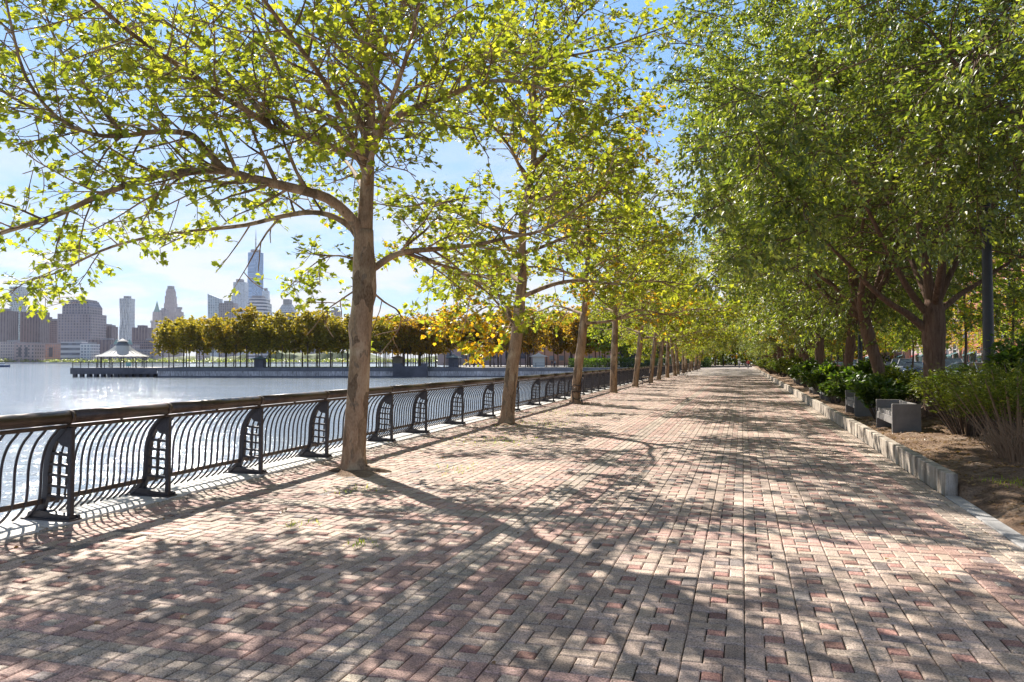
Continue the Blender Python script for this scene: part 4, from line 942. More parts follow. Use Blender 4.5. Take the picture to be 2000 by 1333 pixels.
# ================================================================== CONCRETE BENCHES
def conc_bench(label, x, y):
    root = thing('concrete_bench', label, 'bench', (x, y, 0.13), 0, 'concrete benches in the planting bed')
    for k, yy in enumerate((0.035, 1.765)):
        m = MB(); m.box((0.24, yy, 0.27), (0.48, 0.07, 0.62), 0, 0, bev=0.007); m.build('end_panel', M['bench_conc'], root)
    m = MB(); m.box((0.225, 0.9, 0.38), (0.39, 1.655, 0.07), 0, 0, bev=0.006); m.box((0.035, 0.9, 0.272), (0.05, 1.655, 0.14), 0, 0, bev=0.005); m.build('seat', M['bench_conc'], root)
    m = MB(); m.box((0.445, 0.9, 0.43), (0.05, 1.655, 0.28), 0, 0, bev=0.006); m.build('backrest', M['bench_conc'], root)
    return root
cb = conc_bench('nearest concrete bench with solid end panels behind the kerb', 2.62, 15.5)
for y, lb in ((20.4, 'second concrete bench, half hidden by a glossy shrub'), (27.4, 'third concrete bench from the near end, among shrubs'), (32.0, 'fourth concrete bench from the near end, among shrubs'), (46.5, 'farthest concrete bench, its grey end panel above the kerb')):
    dup(cb, (2.62 if y < 40 else 2.9, y, 0.13), 0, 1.0 if y < 40 else 1.15, lb)

# ================================================================== IRON BENCHES
def iron_bench():
    root = thing('iron_bench', 'iron bench with curled arms beside the fifth plane tree, facing the river', 'bench', (0, 0, 0), 0, 'iron benches along the railing')
    for yy in (0.0, 0.85, 1.7):
        m = MB()
        m.tube(catmull([(0.0, yy, 0), (0.05, yy, 0.12), (0.02, yy, 0.25), (-0.02, yy, 0.40), (0.05, yy, 0.44), (0.30, yy, 0.42), (0.42, yy, 0.45)], 3), 0.021, 6)
        m.tube(catmull([(0.52, yy, 0), (0.44, yy, 0.13), (0.40, yy, 0.28), (0.42, yy, 0.45), (0.47, yy, 0.65), (0.54, yy, 0.88)], 3), 0.021, 6)
        m.tube(catmull([(0.02, yy, 0.24), (0.2, yy, 0.16), (0.41, yy, 0.22)], 3), 0.014, 5)
        m.build('side_frame', M['iron'], root)
        m = MB(); m.tube(catmull([(0.0, yy, 0.43), (-0.02, yy, 0.56), (0.05, yy, 0.66), (0.16, yy, 0.66), (0.3, yy, 0.63), (0.47, yy, 0.68)], 3), 0.018, 6)
        m.tube(catmull([(0.05, yy, 0.45), (0.10, yy, 0.55), (0.19, yy, 0.55), (0.18, yy, 0.47)], 3), 0.012, 5); m.build('arm', M['iron'], root)
    m = MB()
    for k in range(6): m.box((0.02 + k * 0.075, 0.85, 0.462 - 0.01 * math.sin(k)), (0.055, 1.78, 0.022), 0, 0)
    m.build('seat', M['slat'], root); m = MB()
    for k in range(5): m.box((0.455 + k * 0.022, 0.85, 0.55 + k * 0.078), (0.022, 1.78, 0.055), 0, 0)
    m.build('backrest', M['slat'], root); return root
ib = iron_bench(); gb = ground(1254, 752); ib.location = (gb.x, gb.y, 0); ib.rotation_euler = (0, 0, 0.12)
g2 = ground(1112, 789); dup(ib, (g2.x + .15, g2.y - .2, 0), 0.21, (0.7, 1, 1), 'narrow iron bench seen end-on in front of the third plane tree')
for k, y in enumerate((75, 92, 110, 118, 126, 134)):
    dup(ib, (railx(y) + 2.0, y, 0), rr.uniform(-.1, .1), 1.0, ['first', 'second', 'third', 'fourth', 'fifth', 'farthest'][k] + ' of the small far iron benches under the distant plane trees')

# ================================================================== LAMP POST
bl = atz(1931, 15.0, 0.0)
root = thing('lamp_post', 'tall dark lamp post rising through the elm leaves near the right edge', 'street lamp', bl)
m = MB(); m.lathe([(0.14, 0.1), (0.14, 0.35), (0.115, 0.4), (0.10, 0.55), (0.098, 2.2), (0.078, 5.2), (0.07, 5.5), (0.02, 5.56)], (0, 0, 0), 20); m.build('pole', M['pole'], root, True)
m = MB(); m.tube(catmull([(0, 0, 5.15), (-rt.x * .35, -rt.y * .35, 5.3), (-rt.x * .8, -rt.y * .8, 5.28)], 4), 0.024, 8); m.build('arm', M['pole'], root, True)
m = MB(); ps = [(-0.72, 0.03, 0.03), (-0.80, 0.09, 0.06), (-0.95, 0.12, 0.07), (-1.15, 0.08, 0.04), (-1.2, 0.02, 0.01)]
V = []; n = 12
for (q, w_, h_) in ps:
    for k in range(n): a = 2 * math.pi * k / n; p = rt * q + fw * (math.cos(a) * w_); V.append((p.x, p.y, 5.27 + 0.22 * (q + .72) + math.sin(a) * h_))
Fs = [(i * n + k, i * n + (k + 1) % n, (i + 1) * n + (k + 1) % n, (i + 1) * n + k) for i in range(4) for k in range(n)] + [tuple(range(n)), tuple(range(4 * n, 5 * n))]
m.add(V, Fs); m.build('lamp_head', M['lamp_glass'], root, True)
root2 = dup(root, (5.0, 37.0, 0), 0.3, 1.0, 'second dark lamp post farther along the bed among the elms')

# ================================================================== CARS
def car(label, paint_m, loc_, rz, suv=True):
    root = thing('parked_car', label, 'car', loc_, rz, 'cars in the car park'); h = 1.72 if suv else 1.42; Lh = 2.25
    # section stations along x (length): (x, z_low, z_belt, halfwidth)
    st = [(-2.25, .42, .80, .72), (-2.1, .28, .98, .84), (-1.4, .24, 1.02 if suv else .95, .90), (0.0, .24, 1.03 if suv else .94, .91), (0.95, .24, 1.02 if suv else .92, .90), (1.6, .26, .96 if suv else .84, .88), (2.1, .30, .84 if suv else .72, .82), (2.27, .42, .70 if suv else .6, .68)]
    m = MB(); V = []; K = 10
    for (x, zl, zb, hw) in st:
        for (yy, zz) in ((-.86, zl), (-1, zl + .12), (-1.0, zl + (zb - zl) * .55), (-.96, zb - .05), (-.88, zb), (.88, zb), (.96, zb - .05), (1.0, zl + (zb - zl) * .55), (1, zl + .12), (.86, zl)):
            V.append((x, yy * hw, zz))
    Fs = [(i * K + k, (i + 1) * K + k, (i + 1) * K + (k + 1) % K, i * K + (k + 1) % K) for i in range(len(st) - 1) for k in range(K)] + [tuple(range(K)), tuple(range(len(V) - 1, len(V) - K - 1, -1))]
    m.add(V, Fs); m.build('body', paint_m, root, True)
    zb = 1.0 if suv else .92
    cab = [(-2.08 if suv else -1.75, zb), (-1.85 if suv else -1.15, h - .08), (-1.3 if suv else -.6, h), (0.1, h), (0.45, h - .05), (1.2, zb)]
    m = MB(); n = len(cab); V = []
    for sgn in (-1, 1):
        for (x, z) in cab: V.append((x, sgn * (0.86 - 0.20 * (z - zb) / (h - zb)), z))
    m.add(V, [tuple(range(n)), tuple(range(2 * n - 1, n - 1, -1))] + [(k + 1, k, n + k, n + k + 1) for k in range(n - 1)]); m.build('cabin', M['glass'], root)
    m = MB(); m.box((-0.6 if suv else -.3, 0, h + 0.012), (1.9 if suv else 1.2, 1.30, .035), bev=.012)
    for sgn in (-1, 1):
        for (a, b_) in ((cab[0], cab[1]), ((-.9, zb), (-.85, h - .02)), ((.0, zb), (.05, h - .02)), (cab[5], cab[4])):
            m.tube([(a[0], sgn * .865, a[1]), (b_[0], sgn * .68, b_[1])], .035, 5)
    m.build('roof', paint_m, root)
    for (x, sgn) in ((-1.38, -1), (-1.38, 1), (1.38, -1), (1.38, 1)):
        wt = thing('wheel', None, None); wt.parent = root
        m = MB(); m.tube([(x, sgn * .70, .34), (x, sgn * .72, .34), (x, sgn * .90, .34), (x, sgn * .92, .34)], [.30, .34, .34, .31], 18); m.build('tyre', M['tyre'], wt)
        m = MB(); m.tube([(x, sgn * .90, .34), (x, sgn * .925, .34)], [.21, .2], 12); m.build('rim', M['chrome'], wt)
    for sgn in (-1, 1):
        m = MB(); m.box((2.13, sgn * .62, .72 if suv else .62), (.2, .3, .12), bev=.03); m.build('headlight', M['lamp_glass'], root)
        m = MB(); m.box((-2.17, sgn * .66, .85), (.14, .22, .2), bev=.03); m.build('tail_light', M['lampred'], root)
    m = MB(); m.box((2.2, 0, .5), (.14, .9, .16), bev=.02); m.build('grille', M['tyre'], root)
    return root
c0 = atz(1988, 44, 0); cars = [(1988, 50, 'c_white', True, 'white high-roofed car facing the camera at the right edge', -1.9)]
specs = [(1888, 52, 'c_white', False, 'white car low behind the hedge just right of the thick elm', -2.6), (1858, 62, 'c_grey', True, 'grey boxy car right of the thick elm trunk', -1.7), (1925, 60, 'c_silver', False, 'silver car seen beside the lamp post', -2.8),
         (1785, 70, 'c_blue', False, 'dark blue car left of the thick elm trunk', -1.8), (1772, 78, 'c_silver', True, 'pale silver car second in the row left of the thick elm', -1.8), (1757, 84, 'c_white', True, 'white car third in the row left of the thick elm', -1.8), (1745, 90, 'c_grey', False, 'grey car fourth in the row left of the thick elm', -1.8),
         (1700, 98, 'c_silver', False, 'silver car seen right of the leaning elm trunk', -1.9), (1665, 108, 'c_white', True, 'white car farthest along behind the slim trunks', -1.9), (1640, 118, 'c_red', False, 'red car far behind the straight elm trunk', -1.9)]
def car_at(px, Z, rz, z=0): p = atz(px, Z, -0.045); return p
proto = {}
for px, Z, pm_, suv, lb, rz in cars + specs:
    car(lb, M[pm_], car_at(px, Z, rz), rz, suv)

# ================================================================== BRICK BLOCKS ACROSS THE STREET
def block_building(label, x0, y0, wx, wy, h, fm, bays=True):
    root = thing('brick_building', label, 'building', (x0, y0, -0.04))
    m = MB(); m.pillar([(0, 0), (wx, 0), (wx, wy), (0, wy)], 0, h); m.build('wall', M[fm], root)
    m = MB(); m.box((wx / 2, wy / 2, h + .25), (wx + .5, wy + .5, .5)); m.build('cornice', M['white_stone'], root)
    m = MB(); n = max(2, int(wy / 4))
    for k in range(n):
        yy = (k + .5) * wy / n
        for f in range(1, int(h / 3.2)):
            m.box((-0.06, yy, f * 3.2 + 1.9), (0.12, 1.7, 0.12)); m.box((-0.06, yy, f * 3.2 + .35), (0.16, 1.8, 0.14))
    m.build('window_trim', M['frame_w'], root)
    m = MB()
    for k in range(n): m.box((-0.05, (k + .5) * wy / n, 1.5), (0.14, wy / n * .7, 2.5))
    m.build('shopfront', M['glass'], root)
    for k in range(0, n, 2):
        m = MB(); yy = (k + .5) * wy / n
        m.add([(-.05, yy - 1.5, 3.0), (-.05, yy + 1.5, 3.0), (-1.2, yy + 1.5, 2.55), (-1.2, yy - 1.5, 2.55), (-1.2, yy + 1.5, 2.35), (-1.2, yy - 1.5, 2.35)], [(0, 1, 2, 3), (3, 2, 4, 5)]); m.build('awning', M[('teal', 'c_red', 'tent')[(k // 2) % 3]], root)
for a in (('red brick building at the right edge behind the cars', 36, 52, 16, 24, 16, 'f_brick'), ('pinkish brick building left of the red brick one', 36.5, 80, 16, 30, 15, 'f_brick2'), ('red brick building with white trim farther down the street', 36, 114, 16, 34, 17, 'f_brick'),
          ('pale stone-fronted building beyond the brick ones', 36.5, 152, 16, 40, 18, 'f_stone'), ('grey apartment block nearest on the right, seen through leaves', 37, 18, 16, 30, 26, 'f_white'), ('last brick building at the far end of the street', 36, 196, 16, 60, 19, 'f_brick2')):
    block_building(*a)

# postbox by the thick elm
pb = atz(1792, 34, -0.04); root = thing('post_box', 'blue rounded post box left of the thick elm trunk', 'post box', pb)
m = MB(); m.prism([(-.3, .12), (.3, .12), (.3, 1.0), (.25, 1.15), (.12, 1.25), (-.12, 1.25), (-.25, 1.15), (-.3, 1.0)], -.3, .3); m.build('box', M['c_blue'], root)
for sx in (-.25, .25):
    for sy in (-.25, .25): m = MB(); m.box((sx, sy, .06), (.06, .06, .13)); m.build('leg', M['iron'], root)

# ================================================================== PEOPLE (far away)
def person(label, loc_, rz, top, legs, hair=(0.03, 0.02, 0.015), stride=0.22):
    J = {'pel': (0, 0, .95), 'sp': (0, .0, 1.18), 'ch': (0, .01, 1.38), 'nk': (0, .01, 1.50), 'hd': (0, .03, 1.60), 'tp': (0, .03, 1.73)}
    for s in (-1, 1):
        J['h%d' % s] = (s * .10, 0, .90); J['k%d' % s] = (s * .10, s * stride * .5 + .04, .50); J['a%d' % s] = (s * .10, s * stride, .09); J['t%d' % s] = (s * .11, s * stride + .15, .04)
        J['s%d' % s] = (s * .18, 0, 1.42); J['e%d' % s] = (s * .23, -s * .06, 1.15); J['w%d' % s] = (s * .22, -s * .12 + .1, .93); J['f%d' % s] = (s * .21, -s * .12 + .14, .83)
    rad = dict(pel=.14, sp=.125, ch=.15, nk=.055, hd=.085, tp=.06); 
    for s in (-1, 1): rad.update({'h%d' % s: .095, 'k%d' % s: .062, 'a%d' % s: .042, 't%d' % s: .04, 's%d' % s: .06, 'e%d' % s: .043, 'w%d' % s: .03, 'f%d' % s: .028})
    E = [('pel', 'sp'), ('sp', 'ch'), ('ch', 'nk'), ('nk', 'hd'), ('hd', 'tp')]
    for s in (-1, 1): E += [('pel', 'h%d' % s), ('h%d' % s, 'k%d' % s), ('k%d' % s, 'a%d' % s), ('a%d' % s, 't%d' % s), ('ch', 's%d' % s), ('s%d' % s, 'e%d' % s), ('e%d' % s, 'w%d' % s), ('w%d' % s, 'f%d' % s)]
    ks = list(J); me = bpy.data.meshes.new('person'); me.from_pydata([J[k] for k in ks], [(ks.index(a), ks.index(b)) for a, b in E], [])
    o = bpy.data.objects.new('person', me); COL.objects.link(o); o.location = loc_; o.rotation_euler = (0, 0, rz)
    md = o.modifiers.new('skin', 'SKIN'); 
    for i, k in enumerate(ks): me.skin_vertices[0].data[i].radius = (rad[k], rad[k]); me.skin_vertices[0].data[i].use_root = (k == 'pel')
    o.modifiers.new('sub', 'SUBSURF').levels = 1; o.modifiers['sub'].render_levels = 2
    t = NT('clothes'); c = t.coord('Object'); sp_ = t.n('ShaderNodeSeparateXYZ'); t.l(c, sp_.inputs[0])
    mr = t.n('ShaderNodeMapRange'); mr.inputs['From Max'].default_value = 1.8; t.l(sp_.outputs[2], mr.inputs[0])
    t.pbr(t.ramp(mr.outputs[0], [(0.0, (.02, .02, .02)), (.06, legs), (.53, top), (.83, (.35, .22, .16))], 'CONSTANT'), .8); me.materials.append(t.m)
    tag(o, label, 'person')
    m = MB(); m.lathe([(.03, -.02), (.085, 0), (.098, .05), (.09, .10), (.05, .14), (.01, .15)], (0, .01, 1.63), 10); m.build('hair', simple('hair', hair, .8), o, True)
pp = atz(1447, 150); person('distant walker in a red top at the far end of the promenade', (1.0, 150, 0), 0.2, (.4, .06, .06), (.05, .06, .10))
person('distant walker in white at the far end of the promenade', (-0.6, 158, 0), 3.3, (.6, .6, .6), (.06, .07, .12))
pz = atz(1078, 170); person('walker in dark clothes on the quay below the orange trees', pz, 1.3, (.04, .04, .06), (.04, .04, .07))
pz = atz(1084, 171); person('walker in pale grey beside the one in dark clothes on the quay', pz, 1.2, (.3, .3, .33), (.05, .05, .08))

# ================================================================== PIER
def local_thing(name, label, cat, px, Z, z=0.0, group=None):
    return thing(name, label, cat, atz(px, Z, z), TH, group)
ZP = 164.0
def X(px, Z=ZP): return (px - 1000) / F * Z
def lbox(m, x0, x1, y0, y1, z0, z1, mat=0):
    P = [loc(x0, y0), loc(x1, y0), loc(x1, y1), loc(x0, y1)]; m.pillar([(p.x, p.y) for p in P], z0, z1, mat)
m = MB(); x0, x1 = X(310), X(1366)
lbox(m, x0, x1, ZP + .3, 192, -3.2, 0.0)
tag(m.build('pier_deck', M['kerb_flat']), kind='structure')
m = MB(); lbox(m, x0 - .2, x1, ZP - .15, ZP + .29, -0.75, 0.02); lbox(m, x0 - .2, x1, ZP - .02, ZP + .28, -3.2, -1.75); tag(m.build('quay_cap', M['quay_cap']), kind='structure')
m = MB(); lbox(m, x0 - .1, x1, ZP - .1, ZP + .28, -1.745, -0.755); tag(m.build('quay_wall', M['quay']), kind='structure')
m = MB(); lbox(m, X(770), X(836), ZP - 1.6, ZP - .16, -3.0, 0.35); lbox(m, X(770), X(788), ZP - 1.5, ZP - .2, .352, 1.0); lbox(m, X(824), X(836), ZP - 1.5, ZP - .2, .352, .9)
tag(m.build('quay_steps', M['quay_dark']), kind='structure')
m = MB(); lbox(m, X(850), 400, 193, 760, -3.0, -0.02); lbox(m, X(1300), 60, 170, 193, -2.9, -.03); tag(m.build('shore_land', M['kerb_flat']), kind='structure')
m = MB(); lbox(m, X(318), X(840), 168, 186, .004, 0.10); tag(m.build('pier_lawn', M['grass']), kind='structure')
# end pier on piles
root = thing('pile_pier', 'dark timber pier head on piles at the end of the long quay', 'pier', (0, 0, 0))
m = MB(); lbox(m, X(141), x0 - .25, ZP - .1, 190, -0.55, -0.02); m.build('deck', M['kerb_flat'], root)
m = MB(); lbox(m, X(140), x0 - .25, ZP - .45, ZP - .12, -1.35, 0.0); m.build('fascia', M['quay_dark'], root)
k = X(142)
while k < x0 - .5:
    for yy in (ZP + .1, ZP + 6, ZP + 14): m = MB(); lbox(m, k, k + .7, yy, yy + .7, -3.2, -1.3); m.build('pile', M['quay_dark'], root)
    k += 1.5
root = thing('pier_railing', 'thin grey railing round the timber pier head', 'railing', (0, 0, 0)); m = MB(); m2 = MB(); k = X(141)
while k < x0: lbox(m2, k, k + .12, ZP + .1, ZP + .22, 0, 1.15); k += 1.7
for zz in (.35, .7, 1.08): lbox(m, X(141), x0 + 6, ZP + .12, ZP + .2, zz, zz + .09)
m.build('rails', M['pole'], root); m2.build('posts', M['pole'], root)
root = thing('quay_fence', 'thin dark railing along the quay in front of the orange trees', 'railing', (0, 0, 0)); m = MB(); m2 = MB(); k = X(845)
while k < X(1300): lbox(m2, k, k + .1, ZP + .6, ZP + .7, 0, 1.05); k += 2.2
for zz in (.5, .98): lbox(m, X(845), X(1300), ZP + .62, ZP + .68, zz, zz + .06)
m.build('rails', M['pole'], root); m2.build('posts', M['pole'], root)
# tent pavilion
root = local_thing('pavilion', 'round white tent-roofed pavilion on the pier head', 'pavilion', 239, 174, 0.0)
m = MB(); m.lathe([(5.4, 2.35), (5.5, 2.5), (4.2, 3.0), (2.8, 3.75), (1.7, 4.65), (1.15, 5.35)], (0, 0, 0), 24); m.build('roof', M['tent'], root)
m = MB(); m.lathe([(1.55, 4.9), (1.3, 5.35), (1.0, 5.5), (0.95, 5.8)], (0, 0, 0), 16); m.lathe([(1.25, 5.8), (0.9, 6.05), (.35, 6.35), (.05, 6.5)], (0, 0, 0), 16); m.build('cupola', M['tent_dark'], root)
for k in range(12):
    a = k * math.pi / 6; m = MB(); m.lathe([(.11, 0), (.11, 2.45)], (4.9 * math.cos(a), 4.9 * math.sin(a), 0), 8); m.build('column', M['pole'], root)
for k in range(24):
    a = k * math.pi / 12; m = MB(); pts = [(math.cos(a) * r_, math.sin(a) * r_, z_ + .03) for r_, z_ in ((5.8, 2.5), (4.2, 3.0), (2.8, 3.75), (1.7, 4.65))]; m.tube(pts, .045, 4); m.build('roof_rib', M['tent'], root)
root = local_thing('information_board', 'teal board on the pier head railing below the pavilion', 'board', 251, ZP + .05, 0.2)
m = MB(); m.box((0, 0, .55), (1.0, .06, .75), bev=.01); m.build('panel', M['teal'], root)
for s in (-.4, .4): m = MB(); m.box((s, .06, .45), (.07, .06, 1.3)); m.build('post', M['pole'], root)
# kiosks
def kiosk(label, px, Z, w, h, wall='quay_dark'):
    root = local_thing('kiosk', label, 'kiosk', px, Z, 0)
    m = MB(); m.box((0, 0, h * .36), (w * .62, w * .62, h * .72)); m.build('wall', M[wall], root)
    for sx in (-1, 1):
        for sy in (-1, 1): m = MB(); m.box((sx * w * .42, sy * w * .42, h * .36), (.12, .12, h * .72)); m.build('column', M['pole'], root)
    m = MB(); V = []; m.pillar([(-w / 2, -w / 2), (w / 2, -w / 2), (w / 2, w / 2), (-w / 2, w / 2)], h * .72, h * .86, 0, [(-w * .2, -w * .2), (w * .2, -w * .2), (w * .2, w * .2), (-w * .2, w * .2)])
    m.pillar([(-w * .16, -w * .16), (w * .16, -w * .16), (w * .16, w * .16), (-w * .16, w * .16)], h * .86, h, 0, [(-.05, -.05), (.05, -.05), (.05, .05), (-.05, .05)]); m.build('roof', M['tent' if wall != 'quay_dark' else 'green_roof'], root)
kiosk('small dark kiosk with a flat hipped roof among the pier trees', 508, 168, 3.2, 2.6); kiosk('dark kiosk at the corner where the pier meets the quay', 886, 171, 3.6, 3.0)
kiosk('pale open kiosk with a wide roof behind the pier corner', 777, 186, 3.4, 3.0, 'tent'); kiosk('white-roofed kiosk under the orange trees right of the second plane tree', 1052, 178, 4.4, 3.4, 'tent')

# pier trees: copies of three kinds
def far_tree(seed, label, H, rad, z0, color, grp, n=26, ls=0.42):
    return small_tree(seed, 'pier_tree', label, 'tree', (0, 0, 0), H, rad, z0, n, 'pier_leaf', ls, color, 'twig_bark', grp, 12, 0.12, None, 6, 0.45, 0.8)
LBP = 'olive and gold plane tree in the rows on the pier'
GP = 'trees in rows on the pier'
pk = [far_tree(501 + k, LBP, (8.9, 9.6, 8.3)[k], (2.6, 2.9, 2.5)[k], 3.3, (.6, 0, 0, 1), GP, 34) for k in range(3)]
rp = random.Random(12); first = True; used = set()
def put(px, Z, k, sc_, lb, g, au, z=0.1):
    p = atz(px, Z, z); p.z = z
    if k not in used:
        o = pk[k]; used.add(k); o.location = p; o.rotation_euler = (0, 0, rp.uniform(0, 6)); o.scale = (sc_,) * 3; o['label'] = lb; o['group'] = g
        for c in o.children: c.color = (au, 0, 0, 1)
    else: o = dup(pk[k], p, rp.uniform(0, 6), sc_, lb, g, (au, 0, 0, 1))
    return o
px = 318; i = 0
while px < 745:
    Z = 168 + (i % 2) * 4.0
    lb, sc_ = LBP, rp.uniform(.88, 1.08)
    if i == 0: lb, sc_ = 'leftmost plane tree on the pier beside the pavilion', .86
    put(px, Z, i % 3, sc_ * (1.0 + 0.12 * min(1, max(0, (px - 340) / 120))), lb, GP, rp.uniform(.0, .35)); px += rp.uniform(20, 27); i += 1
for r_, Zr in ((0, 178), (1, 184)):
    px = 330 + r_ * 9
    while px < 760: put(px, Zr, rp.randrange(3), rp.uniform(1.0, 1.16), LBP, GP, rp.uniform(.0, .35)); px += rp.uniform(25, 32)
LBQ = 'tall thin-trunked orange tree in the grove at the landward end of the pier'; GQ = 'orange trees in the grove at the landward end of the pier'
for k in range(36):
    put(748 + 112 * rp.random(), 172 + 22 * rp.random(), k % 3, rp.uniform(.95, 1.12), LBQ, GQ, rp.uniform(.4, .9), 0)
LBS = 'golden orange tree on the quay seen behind the second and third plane trees'; GS = 'golden trees on the quay'
for k in range(44):
    put(865 + 320 * rp.random(), 182 + 34 * rp.random(), k % 3, rp.uniform(1.0, 1.4), LBS, GS, rp.uniform(.35, .85), 0)
# green trees on shore, right
G1 = 'green shore trees beyond the basin'
st = small_tree(611, 'shore_tree', 'big green tree on the shore beyond the basin, leftmost', 'tree', atz(1195, 176), 15, 5.0, 3.0, 60, 'street_leaf', 0.5, (.15, 0, 0, 1), 'twig_bark', G1, 14, .2, None, 8, 0.3, 1.0)
so2 = ['second', 'third', 'fourth', 'fifth', 'sixth', 'seventh', 'eighth', 'ninth', 'tenth', 'eleventh', 'twelfth', 'thirteenth']
for k in range(12):
    dup(st, atz(1212 + k * 15, 178 + (k * 7) % 17 + k * 2), rp.uniform(0, 6), rp.uniform(.85, 1.15), so2[k] + ' big green shore tree from the left beyond the basin', color=(rp.uniform(.0, .45), 0, 0, 1))
G2 = 'trees closing the far end of the promenade'
for k in range(24):
    dup(st, (-26 + k * 3.0, 205 + (k * 13) % 40, 0), rp.uniform(0, 6), rp.uniform(.8, 1.2), 'tree in the mass closing the far end of the promenade', G2, color=(rp.uniform(.1, .7), 0, 0, 1))
m = MB(); pts = []
root = thing('hedge', 'long dark clipped hedge along the shore beyond the basin', 'hedge', (0, 0, 0)); P_ = []; rs = _R(4)
nP = 9000; xs = rs.uniform(X(1110, 171), X(1385, 171), nP); ys = rs.uniform(169, 175, nP); zs = rs.uniform(.05, 2.1, nP)
P_ = [tuple(loc(a, b, c)) for a, b, c in zip(xs, ys, zs)]; o = link('foliage', leaves('foliage', P_, 0.35, quad_template(), M['shrub_leaf'], 4), root); o.color = (0, 0, 0, 1)
root = thing('hedge', 'dark hedge across the far end of the promenade', 'hedge', (0, 0, 0)); rs = _R(14); nP = 12000
P_ = [(a, b, c) for a, b, c in zip(rs.uniform(-14, 60, nP), rs.uniform(262, 266, nP), rs.uniform(.05, 5.0, nP) ** 1.0)]
o = link('foliage', leaves('foliage', P_, 0.7, quad_template(), M['elm_leaf'], 4), root); o.color = (0.2, 0, 0, 1)
# long white-windowed building on shore and big brick block behind grove
root = local_thing('boathouse', 'low white-windowed hall beyond the basin, right of the third plane tree', 'building', 1250, 178, 0)
m = MB(); m.pillar([(-4.6, 0), (3.2, 0), (3.2, 9), (-4.6, 9)], 0, 2.6); m.build('wall', M['f_white'], root)
m = MB(); m.box((-.7, 4, 2.9), (9, 10.5, .5)); m.build('roof', M['quay_dark'], root)
for k in range(6): m = MB(); m.box((-4.0 + k * 1.25, -.06, 1.25), (.95, .1, 1.7)); m.build('window', M['c_white'], root)
root = local_thing('terminal_block', 'big purple-grey brick block behind the orange grove', 'building', 935, 260, 0)
m = MB(); m.pillar([(-14, 0), (22, 0), (22, 14), (-14, 14)], 0, 11.0); m.build('wall', M['f_stone'], root)
m = MB(); m.box((4, 7, 11.25), (37, 15, .5)); m.build('roof', M['roofc'], root)
m = MB(); m.pillar([(2, 4), (8, 4), (8, 10), (2, 10)], 11.5, 14); m.build('penthouse', M['f_stone'], root)
root = local_thing('waterfront_block', 'long brown block low behind the fourth plane tree', 'building', 1120, 240, 0)
m = MB(); m.pillar([(-12, 0), (26, 0), (26, 14), (-12, 14)], 0, 7.0); m.build('wall', M['f_brick2'], root); m = MB(); m.box((7, 7, 7.2), (39, 15, .4)); m.build('roof', M['roofc'], root)

# ================================================================== FAR SHORE AND SKYLINE
ZF = 960.0
m = MB(); lbox(m, -1600, 900, ZF, 3700, -3.0, -1.0); tag(m.build('far_shore', M['kerb_flat']), kind='structure')
m = MB(); lbox(m, -1600, 900, ZF - 3, ZF - .05, -3.0, -.4); tag(m.build('far_seawall', M['quay']), kind='structure')
# far low hills across the river
m = MB(); V = []; xs = np.arange(-1500, 900, 14.0); rh = random.Random(3)
for j, x in enumerate(xs):
    h = 12 + 8 * math.sin(x * .011) + 5 * math.sin(x * .037 + 1) + rh.uniform(-2, 3)
    for (yy, zz) in ((1500, -1), (1520, h * .8), (1600, h), (1700, h * .7), (1750, -1)): V.append(tuple(loc(x, yy, zz)))
n = len(xs); m.add(V, [(j * 5 + k, (j + 1) * 5 + k, (j + 1) * 5 + k + 1, j * 5 + k + 1) for j in range(n - 1) for k in range(4)])
tag(m.build('hills', M['grass']), kind='structure')
P_ = []; rs = _R(6)
for k in range(420):
    cx = rs.uniform(X(-30, 985), X(1000, 985)); rr_ = rs.uniform(2, 5); cy = rs.uniform(968, 1000)
    for q in range(22):
        v = rs.normal(0, 1, 3); v /= np.linalg.norm(v); v[2] = abs(v[2]); P_.append(tuple(loc(cx + v[0] * rr_ * 1.3, cy + v[1] * rr_, -1 + v[2] * rr_ * 1.2)))
o = link('far_trees', leaves('far_trees', P_, 2.2, quad_template(), M['elm_leaf'], 4)); o.color = (.1, 0, 0, 1); tag(o, 'low fringe of trees along the far river bank', 'trees', kind='stuff')

def H(py, Z): return EYE + (HOR - py) / F * Z
def tower(name, label, px0, px1, ytop, Z, fm, depth=None, z0=-1.0, shape=None, parts=None):
    W_ = (px1 - px0) / F * Z; h = H(ytop, Z) - z0; root = local_thing(name, label, 'building', (px0 + px1) / 2, Z, z0); d = depth or max(20, W_ * .8)
    m = MB(); P = [(-W_ / 2, 0), (W_ / 2, 0), (W_ / 2, d), (-W_ / 2, d)]
    if shape: shape(m, W_, d, h)
    else: m.pillar(P, 0, h)
    m.build('wall', M[fm], root)
    if parts: parts(root, W_, d, h, Z)
    return root
def roofbox(root, w_, d, z, h, x=0, mat='roofc', name='roof'):
    m = MB(); m.pillar([(x - w_ / 2, d * .2), (x + w_ / 2, d * .2), (x + w_ / 2, d * .8), (x - w_ / 2, d * .8)], z + .02, z + h); m.build(name, M[mat], root)
def steps(*lv):
    """lv: (width fraction, x offset fraction, top fraction)"""
    def f(m, W_, d, h):
        z = 0
        for (wf, xo, tf) in lv:
            w2 = W_ * wf / 2; c = W_ * xo; dd = d * (1 - wf) / 2
            m.pillar([(c - w2, dd), (c + w2, dd), (c + w2, d - dd), (c - w2, d - dd)], z, h * tf); z = h * tf + .01
    return f
def P_roof(*a, **k):
    def f(root, W_, d, h, Z): roofbox(root, W_ * .45, d, h, max(4, h * .04), **k)
    return f
tower('apartment_tower', 'brown slab tower at the left edge of the skyline', -20, 16, 607, 1300, 'f_brown2', parts=P_roof())
